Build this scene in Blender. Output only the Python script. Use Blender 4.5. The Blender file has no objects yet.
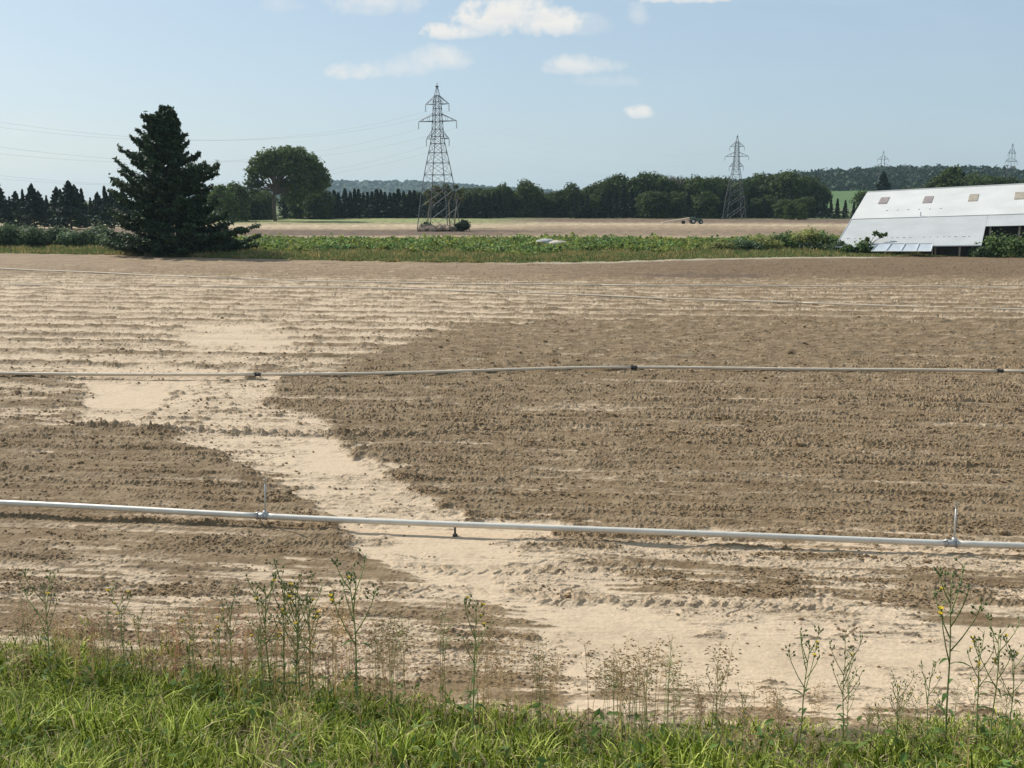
import bpy, bmesh, math, random
import numpy as np
from mathutils import Vector, Matrix
R = math.radians
random.seed(7)
rng = np.random.default_rng(11)

# ------------------------------------------------------------------ camera, sky, sun, exposure
CAMH, FPX = 5.0, 1000.0
PITCH = math.atan(185.0/1000.0)
sc = bpy.context.scene
cam_d = bpy.data.cameras.new('camera'); cam = bpy.data.objects.new('camera', cam_d)
sc.collection.objects.link(cam); sc.camera = cam
cam_d.sensor_width = 36.0; cam_d.lens = 36.0*FPX/1024.0
cam_d.clip_start = 0.1; cam_d.clip_end = 20000
cam.location = (0, 0, CAMH); cam.rotation_euler = (math.pi/2-PITCH, 0, 0)

SUN_EL, SUN_AZ = R(40), R(-52)          # azimuth measured from +Y towards +X
sun_dir = Vector((math.sin(SUN_AZ)*math.cos(SUN_EL), math.cos(SUN_AZ)*math.cos(SUN_EL), math.sin(SUN_EL)))
ld = bpy.data.lights.new('sun', 'SUN'); ld.energy = 5.0; ld.angle = R(0.5); ld.color = (1.0, 0.955, 0.88)
sun = bpy.data.objects.new('sun', ld); sc.collection.objects.link(sun)
sun.rotation_euler = sun_dir.to_track_quat('Z', 'Y').to_euler()
sc.view_settings.view_transform = 'Standard'; sc.view_settings.look = 'None'
sc.view_settings.gamma = 1.0; sc.view_settings.exposure = 0.10
sc.view_settings.use_curve_mapping = False

world = bpy.data.worlds.new('World'); sc.world = world; world.use_nodes = True
def build_world():
    nt = world.node_tree; N = nt.nodes; L = nt.links; N.clear()
    out = N.new('ShaderNodeOutputWorld'); bg = N.new('ShaderNodeBackground')
    sky = N.new('ShaderNodeTexSky'); sky.sky_type = 'NISHITA'; sky.sun_disc = False
    sky.sun_elevation = SUN_EL; sky.sun_rotation = SUN_AZ
    sky.air_density = 1.0; sky.dust_density = 1.6; sky.ozone_density = 1.6; sky.altitude = 200
    bg.inputs[1].default_value = 0.094
    def val(x):
        return x
    def M(op, a, b=None, c=None):
        n = N.new('ShaderNodeMath'); n.operation = op
        for i, v in enumerate((a, b, c)):
            if v is None: continue
            if hasattr(v, 'links'): L.new(v, n.inputs[i])
            else: n.inputs[i].default_value = v
        return n.outputs[0]
    tc = N.new('ShaderNodeTexCoord'); sp = N.new('ShaderNodeSeparateXYZ'); L.new(tc.outputs['Generated'], sp.inputs[0])
    yy = M('MAXIMUM', sp.outputs[1], 0.02)
    ax = M('DIVIDE', sp.outputs[0], yy); ez = M('DIVIDE', sp.outputs[2], yy)
    cmb = N.new('ShaderNodeCombineXYZ'); L.new(ax, cmb.inputs[0]); L.new(ez, cmb.inputs[1])
    def noise(scale, detail, dist=0.0, sx=1, sy=1, off=0):
        mp = N.new('ShaderNodeMapping'); mp.inputs['Scale'].default_value = (sx, sy, 1); mp.inputs['Location'].default_value = (off, off, 0)
        L.new(cmb.outputs[0], mp.inputs[0])
        n = N.new('ShaderNodeTexNoise'); n.inputs['Scale'].default_value = scale; n.inputs['Detail'].default_value = detail
        n.inputs['Roughness'].default_value = 0.6; n.inputs['Distortion'].default_value = dist
        L.new(mp.outputs[0], n.inputs['Vector']); return n.outputs[0]
    w1 = M('SUBTRACT', noise(26, 6, .3), 0.5); w2 = M('SUBTRACT', noise(60, 5, .2, off=3), 0.5)
    wx = M('ADD', ax, M('MULTIPLY', w1, 0.03)); 
    warp = M('ADD', M('MULTIPLY', w1, 2.5), M('MULTIPLY', w2, 2.2))
    # clouds: (px, py, half width px, half height px, strength, softness)
    cl = [(492,20,48,24,1.0,.8),(455,33,36,11,.95,.8),(545,24,44,20,1.0,.8),(520,12,40,20,.9,.9),(590,28,26,14,.45,1.5),(690,-4,50,12,1.0,.7),
          (378,2,52,22,.7,1.4),(438,60,36,16,.8,1.4),(404,68,36,15,.6,1.5),(360,74,28,10,.7,1.2),(584,66,42,13,.75,1.2),(560,70,24,8,.5,1.3),
          (612,82,36,8,.3,1.6),(640,113,18,9,.85,1.0),(282,6,24,10,.35,1.7),(640,16,12,14,.4,1.5),(30,130,56,12,.25,1.8),
          (900,-60,120,30,.8,.9),(150,-90,140,34,.8,.9),(-150,40,120,24,.6,1.2),(1250,30,140,22,.6,1.2)]
    total = None; shade = None
    for (px, py, hw, hh, st, so) in cl:
        a0 = (px-512)/1000.0; e0 = (199-py)/1000.0/ (1.0+0.0)
        # exact: direction of pixel
        b = (384-py)/1000.0; fy = math.cos(PITCH)+b*math.sin(PITCH); fz = -math.sin(PITCH)+b*math.cos(PITCH)
        a0 = a0/fy; e0 = fz/fy; sx = 1/(hw/1000.0); 
        dx = M('MULTIPLY', M('SUBTRACT', wx, a0), sx)
        dz0 = M('SUBTRACT', ez, e0)
        up = M('MULTIPLY', M('MAXIMUM', dz0, 0.0), 1000.0/hh)
        dn = M('MULTIPLY', M('MINIMUM', dz0, 0.0), 1000.0/(hh*.62))
        dz = M('ADD', up, dn)
        r2 = M('ADD', M('MULTIPLY', dx, dx), M('MULTIPLY', dz, dz))
        d = M('ADD', M('SUBTRACT', 1.0, r2), warp)
        d = M('DIVIDE', d, so)
        d = M('MULTIPLY', M('MINIMUM', M('MAXIMUM', d, 0.0), 1.0), st)
        total = d if total is None else M('MAXIMUM', total, d)
        s = M('MULTIPLY', d, M('MINIMUM', M('MAXIMUM', M('MULTIPLY', dz, -0.9), 0.0), 1.0))
        shade = s if shade is None else M('MAXIMUM', shade, s)
    total = M('MULTIPLY', total, M('GREATER_THAN', sp.outputs[1], 0.05))
    # thin veil
    veil = M('MULTIPLY', M('MAXIMUM', M('SUBTRACT', noise(3.2, 5, .6, sy=3.5, off=9), 0.48), 0.0), 0.9)
    cc = N.new('ShaderNodeMixRGB'); L.new(shade, cc.inputs[0]); cc.inputs[1].default_value = (8.6, 8.5, 8.2, 1); cc.inputs[2].default_value = (6.3, 7.0, 7.7, 1)
    vm = N.new('ShaderNodeMixRGB'); L.new(veil, vm.inputs[0]); L.new(sky.outputs[0], vm.inputs[1]); vm.inputs[2].default_value = (6.6, 7.6, 8.2, 1)
    base = N.new('ShaderNodeMixRGB'); base.inputs[0].default_value = 0.55   # summer haze veiling the whole sky
    L.new(vm.outputs[0], base.inputs[1]); base.inputs[2].default_value = (5.35, 7.0, 8.4, 1)
    mx = N.new('ShaderNodeMixRGB'); L.new(total, mx.inputs[0]); L.new(base.outputs[0], mx.inputs[1]); L.new(cc.outputs[0], mx.inputs[2])
    L.new(mx.outputs[0], bg.inputs[0]); L.new(bg.outputs[0], out.inputs[0])
build_world()

# ------------------------------------------------------------------ helpers
col = sc.collection
cp, sp_ = math.cos(PITCH), math.sin(PITCH)
def ray(px, py):
    a = (px-512)/FPX; b = (384-py)/FPX
    return (a, cp+b*sp_, -sp_+b*cp)
def W(px, py, z=0.0):
    a, fy, fz = ray(px, py); t = (z-CAMH)/fz
    return Vector((a*t, fy*t, z))
def WD(px, py, Y):
    a, fy, fz = ray(px, py); t = Y/fy
    return Vector((a*t, Y, CAMH+fz*t))
def proj(x, y, z):
    dy = y; dz = z-CAMH
    f = dy*cp - dz*sp_; u = dy*sp_ + dz*cp
    return 512+FPX*x/f, 384-FPX*u/f

def tag(o, label=None, cat=None, group=None, kind=None):
    if cat and not kind: kind = 'thing'
    if label: o['label'] = label
    if cat: o['category'] = cat
    if group: o['group'] = group
    if kind: o['kind'] = kind
    return o
def empty(name, loc=(0,0,0), rz=0, parent=None):
    o = bpy.data.objects.new(name, None); col.objects.link(o); o.location = loc; o.rotation_euler = (0,0,rz)
    o.empty_display_size = .2
    if parent: o.parent = parent
    return o
def link(name, me, parent=None, mat=None):
    if mat: me.materials.append(mat)
    o = bpy.data.objects.new(name, me); col.objects.link(o)
    if parent: o.parent = parent
    return o
def kids(o): return [c for c in bpy.data.objects if c.parent == o]
def copy_thing(root, loc, rz, scale=None, label=None, group=None, children=None):
    r = root.copy(); col.objects.link(r); r.location = loc; r.rotation_euler = (0,0,rz)
    if scale: r.scale = scale
    if label: r['label'] = label
    if group: r['group'] = group
    for ch in (children if children is not None else kids(root)):
        c = ch.copy(); col.objects.link(c); c.parent = r
        for g in kids(ch) if children is None else []:
            d = g.copy(); col.objects.link(d); d.parent = c
    return r

def np_mesh(name, V, F, colr=None, smooth=False):
    """V Nx3, F MxK int; colr Nx3 vertex colour."""
    me = bpy.data.meshes.new(name)
    V = np.asarray(V, dtype=np.float32); F = np.asarray(F, dtype=np.int32)
    M_, K = F.shape
    me.vertices.add(len(V)); me.vertices.foreach_set('co', V.ravel())
    me.loops.add(M_*K); me.loops.foreach_set('vertex_index', F.ravel())
    me.polygons.add(M_); me.polygons.foreach_set('loop_start', np.arange(0, M_*K, K, dtype=np.int32))
    me.polygons.foreach_set('use_smooth', np.full(M_, smooth, dtype=bool))
    if colr is not None:
        at = me.color_attributes.new('tint', 'FLOAT_COLOR', 'POINT')
        c4 = np.ones((len(V), 4), dtype=np.float32); c4[:, :3] = colr
        at.data.foreach_set('color', c4.ravel())
    me.update(calc_edges=True); me.validate()
    return me

class MB:
    """collects small shapes into one mesh"""
    def __init__(s): s.v = []; s.f = []
    def add(s, vs, fs):
        n = len(s.v); s.v += [tuple(v) for v in vs]; s.f += [tuple(i+n for i in f) for f in fs]
    def box(s, c, d, mat=None):
        x, y, z = [k/2 for k in d]; vs = [Vector((i*x, j*y, k*z)) for i in (-1,1) for j in (-1,1) for k in (-1,1)]
        if mat is not None: vs = [mat @ v for v in vs]
        s.add([v+Vector(c) for v in vs], [(0,1,3,2),(4,6,7,5),(0,4,5,1),(2,3,7,6),(0,2,6,4),(1,5,7,3)])
    def tube(s, pts, rad, seg=8, caps=True):
        pts = [Vector(p) for p in pts]; n = len(pts)
        rads = rad if isinstance(rad, (list, tuple)) else [rad]*n
        base = len(s.v); prev = None
        for i, p in enumerate(pts):
            t = (pts[min(i+1, n-1)]-pts[max(i-1, 0)]).normalized()
            if prev is None:
                a = Vector((0,0,1)) if abs(t.z) < .9 else Vector((1,0,0)); u = t.cross(a).normalized()
            else:
                u = (prev - t*prev.dot(t)).normalized()
            prev = u; w = t.cross(u)
            for k in range(seg):
                an = 2*math.pi*k/seg; s.v.append(tuple(p+(u*math.cos(an)+w*math.sin(an))*rads[i]))
        for i in range(n-1):
            for k in range(seg):
                a = base+i*seg+k; b = base+i*seg+(k+1)%seg
                s.f.append((a, b, b+seg, a+seg))
        if caps:
            s.f.append(tuple(base+k for k in reversed(range(seg)))); s.f.append(tuple(base+(n-1)*seg+k for k in range(seg)))
    def bar(s, a, b, w, w2=None):
        s.tube([a, b], [w/2, (w2 or w)/2], 4)
    def cyl(s, c, axis, r, h, seg=16):
        axis = Vector(axis).normalized(); c = Vector(c); s.tube([c-axis*h/2, c+axis*h/2], r, seg)
    def ball(s, c, r, seg=8, sc_=(1,1,1), jit=0):
        base = len(s.v); c = Vector(c); rings = seg//2+1
        for i in range(rings+1):
            th = math.pi*i/rings
            for k in range(seg):
                ph = 2*math.pi*k/seg; j = 1+random.uniform(-jit, jit)
                s.v.append((c.x+r*sc_[0]*j*math.sin(th)*math.cos(ph), c.y+r*sc_[1]*j*math.sin(th)*math.sin(ph), c.z+r*sc_[2]*j*math.cos(th)))
        for i in range(rings):
            for k in range(seg):
                a = base+i*seg+k; b = base+i*seg+(k+1)%seg; s.f.append((a, a+seg, b+seg, b))
    def mesh(s, name, smooth=False):
        me = bpy.data.meshes.new(name); me.from_pydata(s.v, [], s.f); me.update()
        if smooth:
            for p in me.polygons: p.use_smooth = True
        return me
    def build(s, name, mat, parent=None, smooth=False):
        return link(name, s.mesh(name, smooth), parent, mat)

# ------------------------------------------------------------------ numpy noise
def _hash(ix, iy, seed):
    h = (ix.astype(np.int64)*374761393 + iy.astype(np.int64)*668265263 + seed*974711) & 0xffffffff
    h = ((h ^ (h >> 13))*1274126177) & 0xffffffff
    return (h ^ (h >> 16)) & 0xffffffff
def perlin(x, y, seed=0):
    ix = np.floor(x); iy = np.floor(y); fx = (x-ix).astype(np.float32); fy = (y-iy).astype(np.float32)
    ix = ix.astype(np.int64); iy = iy.astype(np.int64)
    u = fx*fx*fx*(fx*(fx*6-15)+10); v = fy*fy*fy*(fy*(fy*6-15)+10)
    def g(dx, dy):
        an = _hash(ix+dx, iy+dy, seed).astype(np.float32)*(2*math.pi/4294967296.0)
        return np.cos(an)*(fx-dx)+np.sin(an)*(fy-dy)
    a = g(0,0); b = g(1,0); c = g(0,1); d = g(1,1)
    return ((a+u*(b-a))*(1-v)+(c+u*(d-c))*v)*1.5
def fbm(x, y, oct=4, seed=0, gain=.5):
    s = 0; a = 1.0; t = 0
    for i in range(oct):
        s = s+a*perlin(x, y, seed+i*17); t += a; x = x*2.03+5.1; y = y*2.03-3.7; a *= gain
    return s/t*1.4
def sstep(a, b, x):
    t = np.clip((x-a)/(b-a), 0, 1); return t*t*(3-2*t)
def poly_sd(px, py, P):
    """signed distance (negative inside) to a polygon"""
    P = np.array(P, dtype=np.float32); n = len(P)
    d = np.full(px.shape, 1e9, dtype=np.float32); inside = np.zeros(px.shape, dtype=bool)
    for i in range(n):
        ax, ay = P[i]; bx, by = P[(i+1) % n]
        ex, ey = bx-ax, by-ay; wx = px-ax; wy = py-ay
        t = np.clip((wx*ex+wy*ey)/(ex*ex+ey*ey+1e-9), 0, 1)
        dx = wx-ex*t; dy = wy-ey*t; d = np.minimum(d, dx*dx+dy*dy)
        c = ((ay > py) != (by > py)) & (px < (bx-ax)*(py-ay)/((by-ay) if by != ay else 1e-9)+ax)
        inside ^= c
    d = np.sqrt(d); return np.where(inside, -d, d)
def lerp(a, b, t): return a+(b-a)*t

# ------------------------------------------------------------------ materials
def new_mat(name):
    m = bpy.data.materials.new(name); m.use_nodes = True; nt = m.node_tree; nt.nodes.clear()
    out = nt.nodes.new('ShaderNodeOutputMaterial'); return m, nt, nt.nodes, nt.links, out
def mat_basic(name, color, rough=.7, metal=0, var=.15, scale=3.0, bump=0, spec=.4, wave=None):
    m, nt, N, L, out = new_mat(name)
    p = N.new('ShaderNodeBsdfPrincipled'); L.new(p.outputs[0], out.inputs[0])
    p.inputs['Roughness'].default_value = rough; p.inputs['Metallic'].default_value = metal
    p.inputs['Specular IOR Level'].default_value = spec
    tc = N.new('ShaderNodeTexCoord'); n = N.new('ShaderNodeTexNoise'); n.inputs['Scale'].default_value = scale; n.inputs['Detail'].default_value = 6
    L.new(tc.outputs['Object'], n.inputs['Vector'])
    r = N.new('ShaderNodeMapRange'); r.inputs[1].default_value = .3; r.inputs[2].default_value = .7
    r.inputs[3].default_value = 1-var; r.inputs[4].default_value = 1+var*.6; L.new(n.outputs[0], r.inputs[0])
    mx = N.new('ShaderNodeVectorMath'); mx.operation = 'SCALE'; mx.inputs[0].default_value = color; L.new(r.outputs[0], mx.inputs['Scale'])
    L.new(mx.outputs[0], p.inputs['Base Color'])
    if bump:
        b = N.new('ShaderNodeBump'); b.inputs['Strength'].default_value = bump; b.inputs['Distance'].default_value = .02
        L.new(n.outputs[0], b.inputs['Height']); L.new(b.outputs[0], p.inputs['Normal'])
    if wave:
        wv = N.new('ShaderNodeTexWave'); wv.wave_type = 'BANDS'; wv.bands_direction = 'X'; wv.inputs['Scale'].default_value = wave
        L.new(tc.outputs['UV'], wv.inputs['Vector'])
        b = N.new('ShaderNodeBump'); b.inputs['Strength'].default_value = .25; b.inputs['Distance'].default_value = .02
        L.new(wv.outputs[1], b.inputs['Height']); L.new(b.outputs[0], p.inputs['Normal'])
    return m
def mat_leaf(name, color, trans=.35, var=.3, tint=True, rough=.6, spec=.2):
    m, nt, N, L, out = new_mat(name)
    d = N.new('ShaderNodeBsdfPrincipled'); t = N.new('ShaderNodeBsdfTranslucent'); mix = N.new('ShaderNodeMixShader')
    d.inputs['Roughness'].default_value = rough; d.inputs['Specular IOR Level'].default_value = spec
    mix.inputs[0].default_value = trans; L.new(d.outputs[0], mix.inputs[1]); L.new(t.outputs[0], mix.inputs[2]); L.new(mix.outputs[0], out.inputs[0])
    if tint:
        a = N.new('ShaderNodeAttribute'); a.attribute_name = 'tint'
        mu = N.new('ShaderNodeVectorMath'); mu.operation = 'MULTIPLY'; L.new(a.outputs['Color'], mu.inputs[0]); mu.inputs[1].default_value = color
        src = mu.outputs[0]
    else:
        g = N.new('ShaderNodeNewGeometry'); r = N.new('ShaderNodeMapRange'); L.new(g.outputs['Random Per Island'], r.inputs[0])
        r.inputs[3].default_value = 1-var; r.inputs[4].default_value = 1+var
        mu = N.new('ShaderNodeVectorMath'); mu.operation = 'SCALE'; mu.inputs[0].default_value = color; L.new(r.outputs[0], mu.inputs['Scale']); src = mu.outputs[0]
    oi = N.new('ShaderNodeObjectInfo'); r2 = N.new('ShaderNodeMapRange'); L.new(oi.outputs['Random'], r2.inputs[0]); r2.inputs[3].default_value = .8; r2.inputs[4].default_value = 1.22
    m2 = N.new('ShaderNodeVectorMath'); m2.operation = 'SCALE'; L.new(src, m2.inputs[0]); L.new(r2.outputs[0], m2.inputs['Scale'])
    L.new(m2.outputs[0], d.inputs['Base Color']); L.new(m2.outputs[0], t.inputs['Color'])
    return m

# ------------------------------------------------------------------ ground heightfield (smooth part)
def bank(x, y):
    """road bank that climbs towards the camera"""
    t = 9.3 - np.asarray(y, dtype=np.float64) + .15*np.sin(np.asarray(x)*.7)
    return .36*np.where(t > 20, t, np.log1p(np.exp(np.clip(t*3.0, -40, 40)))/3.0) 
def base_h(x, y):
    return np.minimum(bank(x, y), 3.4) + .05*np.sin(np.asarray(x)*.11+1)*np.sin(np.asarray(y)*.09)
def on_ground(px, py):
    a, fy, fz = ray(px, py); t = 2.0
    for i in range(4000):
        x, y, z = a*t, fy*t, CAMH+fz*t
        if z <= float(base_h(x, y)): break
        t += .01
    return Vector((x, y, float(base_h(x, y))))

PCOS = lambda py: None
def build_ground():
    pys = np.arange(800, 210.5, -.62)
    ang = PITCH+np.arctan((pys-384)/FPX); ds = CAMH/np.tan(ang)
    near = np.arange(-8, ds[0]-.05, .14)
    ds = np.concatenate([near, ds]); NC = 1900; us = np.linspace(-.78, .78, NC)
    D, U = np.meshgrid(ds, us, indexing='ij')
    X = U*(np.maximum(D, 6)+3); Y = D
    H = base_h(X, Y)
    PX, PY = proj(X, np.maximum(Y, 3), np.where(Y < 14, H, 0))
    PX = PX.astype(np.float32); PY = PY.astype(np.float32)
    # bending of tillage direction: v runs across the rows
    v = Y+.10*X+.25*np.sin(X*.05)
    sl = X
    n_big = fbm(sl/3.2, v/1.1, 5, 1); n_str = .55*fbm(sl/2.6, v/.30, 4, 31)+.65*fbm(sl/1.3, v/.11, 3, 33); n_fine = fbm(X/.35, Y/.35, 4, 51); n_lump = fbm(X/.9, Y/.9, 4, 71)
    pers = (PY-199)/300.0
    n_f2 = fbm(X/.13, Y/.11, 3, 61)
    wob = (n_big*20+n_lump*12+n_str*12+n_fine*7)*np.clip(pers, .12, 1.2)
    def zone(P, soft=6, wk=1.0):
        return 1-sstep(-soft*2.0, soft*2.0, poly_sd(PX, PY, P)+wob*wk)
    rows = fbm(sl/9, v/.34, 3, 37); rows2 = fbm(sl/3, v/.15, 3, 39); rowm = np.clip(.75+.9*rows+.5*rows2, .15, 1.5)
    # --- sand probability, plain loam = 0
    sand = (.14+.16*n_str-.42*rows-.25*rows2).astype(np.float32)
    # upper striped outwash
    up = zone([(-500,272),(200,276),(560,281),(1500,280),(1500,322),(1024,323),(700,318),(560,320),(450,332),(380,350),(330,372),(200,374),(-500,376)], 4)
    stripe = .5+.5*np.sin(v*2*math.pi/2.1+n_big*.9+.5*np.sin(v*.9))
    st2 = .5+.5*np.sin(v*2*math.pi/.78+n_big*1.2)
    leftness = 1-sstep(380, 760, PX)
    s_up = .40+.22*leftness+(.50)*(stripe-.5)+.40*(st2-.5)*np.clip(.6+n_big*1.5, 0, 1)+.30*n_str+.22*n_big
    sand = lerp(sand, s_up, up)
    # between second pipe and left loam
    mid = zone([(-500,372),(340,368),(285,378),(268,402),(330,425),(352,446),(402,470),(430,495),(480,522),(560,531),(1500,560),(1500,545),(1500,900),(-500,900),(-500,560),(200,566),(420,600),(350,556),(320,520),(296,500),(250,478),(180,442),(90,424),(-500,414)], 5)
    sand = lerp(sand, .74+.62*n_str+.34*n_big, mid)
    # mixed soft soil at far left above the tyre track
    sand = lerp(sand, .40+.5*n_big+.5*n_str, zone([(-500,378),(80,380),(110,400),(100,414),(-500,420)], 5)*.9)
    # lower left mixed streaks
    sand = lerp(sand, .50+.85*n_str+.34*n_big, zone([(-500,552),(150,548),(330,560),(420,600),(500,640),(560,690),(560,760),(-500,760)], 8))
    # clean sand pools
    pool = np.zeros_like(sand)
    for P in ([(190,333),(292,335),(286,348),(200,350)], [(95,384),(150,378),(190,384),(176,398),(150,418),(92,412)], [(300,448),(350,447),(400,474),(425,500),(380,506),(320,486)],
              [(402,560),(480,562),(600,575),(640,592),(560,594),(440,588)], [(480,604),(640,606),(760,622),(820,640),(1024,620),(1500,610),(1500,680),(1024,668),(940,690),(800,700),(640,690),(540,665),(500,640)],
              [(350,530),(500,528),(700,543),(640,549),(480,556),(410,566),(370,556)]):
        pool = np.maximum(pool, zone(P, 5, 1.7))
    sand = lerp(sand, .98+.12*n_str+.12*n_big, pool)
    # loam clod bands lying on the sand
    band = zone([(560,556),(700,548),(860,556),(1024,562),(1500,565),(1500,620),(1024,612),(900,606),(720,600),(640,586)], 7)
    sand = lerp(sand, .42+.9*n_str+.45*n_big, band*(1-.0*pool))
    band2 = zone([(340,556),(400,574),(450,604),(520,622),(580,650),(560,660),(480,640),(410,614),(350,585)], 5)
    sand = lerp(sand, .34+.7*n_str+.3*n_lump, band2)
    toe = zone([(-500,664),(300,668),(560,690),(800,716),(1500,716),(1500,900),(-500,900)], 8)
    sand = lerp(sand, .45+.8*n_lump+.3*n_str, toe)
    # dark gouged edges of the channel
    edge = np.zeros_like(sand)
    def near_line(P, wd):
        d = np.full(PX.shape, 1e9, dtype=np.float32)
        for (a, b) in zip(P[:-1], P[1:]):
            ex, ey = b[0]-a[0], b[1]-a[1]; t = np.clip(((PX-a[0])*ex+(PY-a[1])*ey)/(ex*ex+ey*ey), 0, 1)
            d = np.minimum(d, np.hypot(PX-a[0]-ex*t, (PY-a[1]-ey*t)*1.5))
        return 1-sstep(wd*.3, wd, d+n_str*10*np.clip(pers, .2, 1))
    edge = np.maximum(edge, near_line([(340,434),(362,460),(410,480),(440,500),(470,516)], 14))
    edge = np.maximum(edge, near_line([(150,436),(230,468),(290,500),(330,528),(356,556)], 14)*.85)
    edge = np.maximum(edge, near_line([(250,376),(300,360),(318,340)], 8)*.7)
    edge = np.maximum(edge, near_line([(140,424),(165,404),(178,392)], 6)*.7)
    edge *= np.clip(.75+1.1*n_fine+.6*n_lump, 0, 1)
    sand = lerp(sand, .12+.2*n_str, edge*.7)
    # smooth light strips in the right loam
    for P, s in (([(430,472),(520,476),(700,480),(800,484),(700,485),(500,482)], .42), ([(700,404),(860,406),(1500,408),(1500,411),(860,410)], .25),
                 ([(560,455),(800,460),(1500,476),(1500,482),(1024,474),(800,466),(560,459)], .30), ([(330,408),(700,410),(700,412),(330,411)], .55), ([(270,396),(420,398),(420,402),(280,401)], .6)):
        sand = lerp(sand, s+.2*n_str, zone(P, 3)*.8)
    thr = .5
    longl = (1-sstep(0, .05, np.abs(fbm(sl/16, v/.62, 2, 171))))*sstep(-.1, .3, fbm(sl/3, v/2, 2, 173)); sand = sand+.34*longl*(1-mid)*(1-up)
    S = sstep(thr-.20, thr+.20, sand+(n_fine*.20+n_f2*.16+n_lump*.08)*(1-.9*pool))
    flat = np.maximum(pool*(1-band), sstep(.85, 1.1, sand))*sstep(.7, 1, S)
    # --- height detail
    n1 = perlin(X/.13+.4*n_fine, Y/.12, 5); n2 = perlin(X/.066+.3*n_fine, Y/.062, 6); n3 = perlin(X/.038, Y/.038, 7); n4 = perlin(X/.5, Y/.36, 8)
    clod = .034*np.maximum(n1, 0)+.034*np.maximum(n2+.05, 0)**.9+.022*np.maximum(n3, 0)+.012*np.maximum(n4, 0)
    f1 = perlin(X/.55+.5*n_fine, Y/.26, 15); f2 = perlin(X/.30, Y/.17, 16); tf = sstep(20, 38, Y)
    clod = clod*np.clip(Y/18, .8, 1.5)*(1-tf)+tf*(.040*np.maximum(f1, 0)+.045*np.maximum(f2, 0))
    ns = 1-.85*tf; n1 = n1*ns; n2 = n2*ns; n3 = n3*ns
    small = (.006*fbm(X/.5, Y/.16, 3, 90)+.002*n2+.003*n3)*(1-.45*pool)
    rough = sstep(.0, .45, n_big+.8*n_str); crust = .014*np.maximum(n_str+.1, 0)+rough*(.012*np.maximum(n1, 0)+.024*np.maximum(n2-.1, 0)+.014*np.maximum(n3-.1, 0))
    fur = .5+.5*np.sin(v*2*math.pi/.40+n_big*.9+.5*n_fine); fur = fur**.7
    clod = clod*(1-.35*sstep(0, .3, np.abs(fur-.5)*2-.4)); amp = (1-S)*lerp(.45, .95, sstep(-.5, .5, n_big+.5*n_lump))*rowm*1.25
    far = 1-sstep(70, 110, Y)
    Z = H + far*(clod*amp*1.25 + .055*fur*(1-S)*np.clip(.7+n_lump*.8, .2, 1.3)*np.clip(Y/20, .7, 1.6) + crust*S*(1-flat)+small*S) + up*(.06*(1-stripe)+.03*(1-st2))*far
    Z += far*edge*(.03+.02*n_fine) - pool*.02
    streak = (1-sstep(0, .10, np.abs(fbm(sl/1.5, v/.20, 3, 150))))*sstep(-.2, .3, fbm(X/1.1, Y/.8, 3, 155))*S*(1-.8*pool)*far
    Z += streak*.020
    # shallow washed rills in the sand
    rill = np.abs(fbm(X/1.6, Y/.9, 3, 140)); Z -= .022*(1-sstep(0, .06, rill))*S*(1-pool)*far
    # --- tyre tracks with lug prints
    trk = np.zeros_like(sand)
    def track(P, width, pitch, slant, depth):
        nonlocal Z, trk
        pts = [W(*p) for p in P]
        for a, b in zip(pts[:-1], pts[1:]):
            e = (b-a); Lh = e.length; e = e/Lh
            t = (X-a.x)*e.x+(Y-a.y)*e.y; s = -(X-a.x)*e.y+(Y-a.y)*e.x+.05*n_lump
            m = (t > 0) & (t <= Lh); inb = (1-sstep(width*.42, width*.55, np.abs(s)))*m
            ph = (t+np.abs(s)*slant)/pitch+.12*n_lump; lug = sstep(.35, .5, np.abs((ph % 1)-.5)*2*.5+.1)
            ph = (ph % 1); lug = sstep(.0, .15, ph)*(1-sstep(.5, .65, ph))
            w = sstep(-.25, .3, n_big+.1+.3*n_lump)*(.6+.6*n_fine)
            Z += inb*w*(depth*.75*lug*(1+n_f2)-.02); trk = np.maximum(trk, inb*w*(.25+.75*lug))
            Z += .02*m*np.exp(-((np.abs(s)-width*.62)/.07)**2)*w*np.maximum(n1+.5, 0)
    track([(-60,420),(40,424),(170,428),(270,434),(370,437),(470,434)], .6, .30, .9, .13)
    track([(330,560),(420,572),(560,572),(700,566)], .38, .2, .7, .05)
    track([(400,590),(560,602),(720,604),(900,612),(1200,616)], .42, .21, .7, .055)
    track([(380,512),(520,516),(640,520)], .3, .2, .8, .035)
    track([(-60,352),(100,348),(260,349),(420,341)], .5, .4, .8, .06)
    track([(-60,333),(60,337),(200,342)], .5, .4, .8, .05)
    # --- colours (albedo)
    def C(*c): return np.array(c, dtype=np.float32)
    loam = C(.165, .111, .060); loam2 = C(.285, .207, .126); sandc = C(.525, .405, .278); sandd = C(.39, .295, .197)
    k1 = sstep(-.5, .5, fbm(X/.5, Y/.3, 3, 200)+.5*n_lump)[..., None]
    k2 = sstep(-.6, .6, fbm(X/2.4, v/.8, 4, 210))[..., None]
    cl = lerp(loam, loam2, k1*.55+.3*k2)
    cs = lerp(sandc, sandd, sstep(-.2, .7, n_big*.8+.4*n_fine)[..., None]*(1-.5*flat[..., None]))
    S3 = S[..., None]
    colr = lerp(cl, cs, S3)
    colr = lerp(colr, loam2*1.0, (streak*.75)[..., None])
    colr *= (1+.16*np.clip(rows, -1, 1)*(1-S)+.09*fbm(X/.16, Y/.13, 3, 165)*(1-.6*pool))[..., None]
    colr = lerp(colr, loam, (edge*.35)[..., None]*(1-S3*.4)); colr = lerp(colr, loam2*.95, (trk*.6)[..., None])
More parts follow.
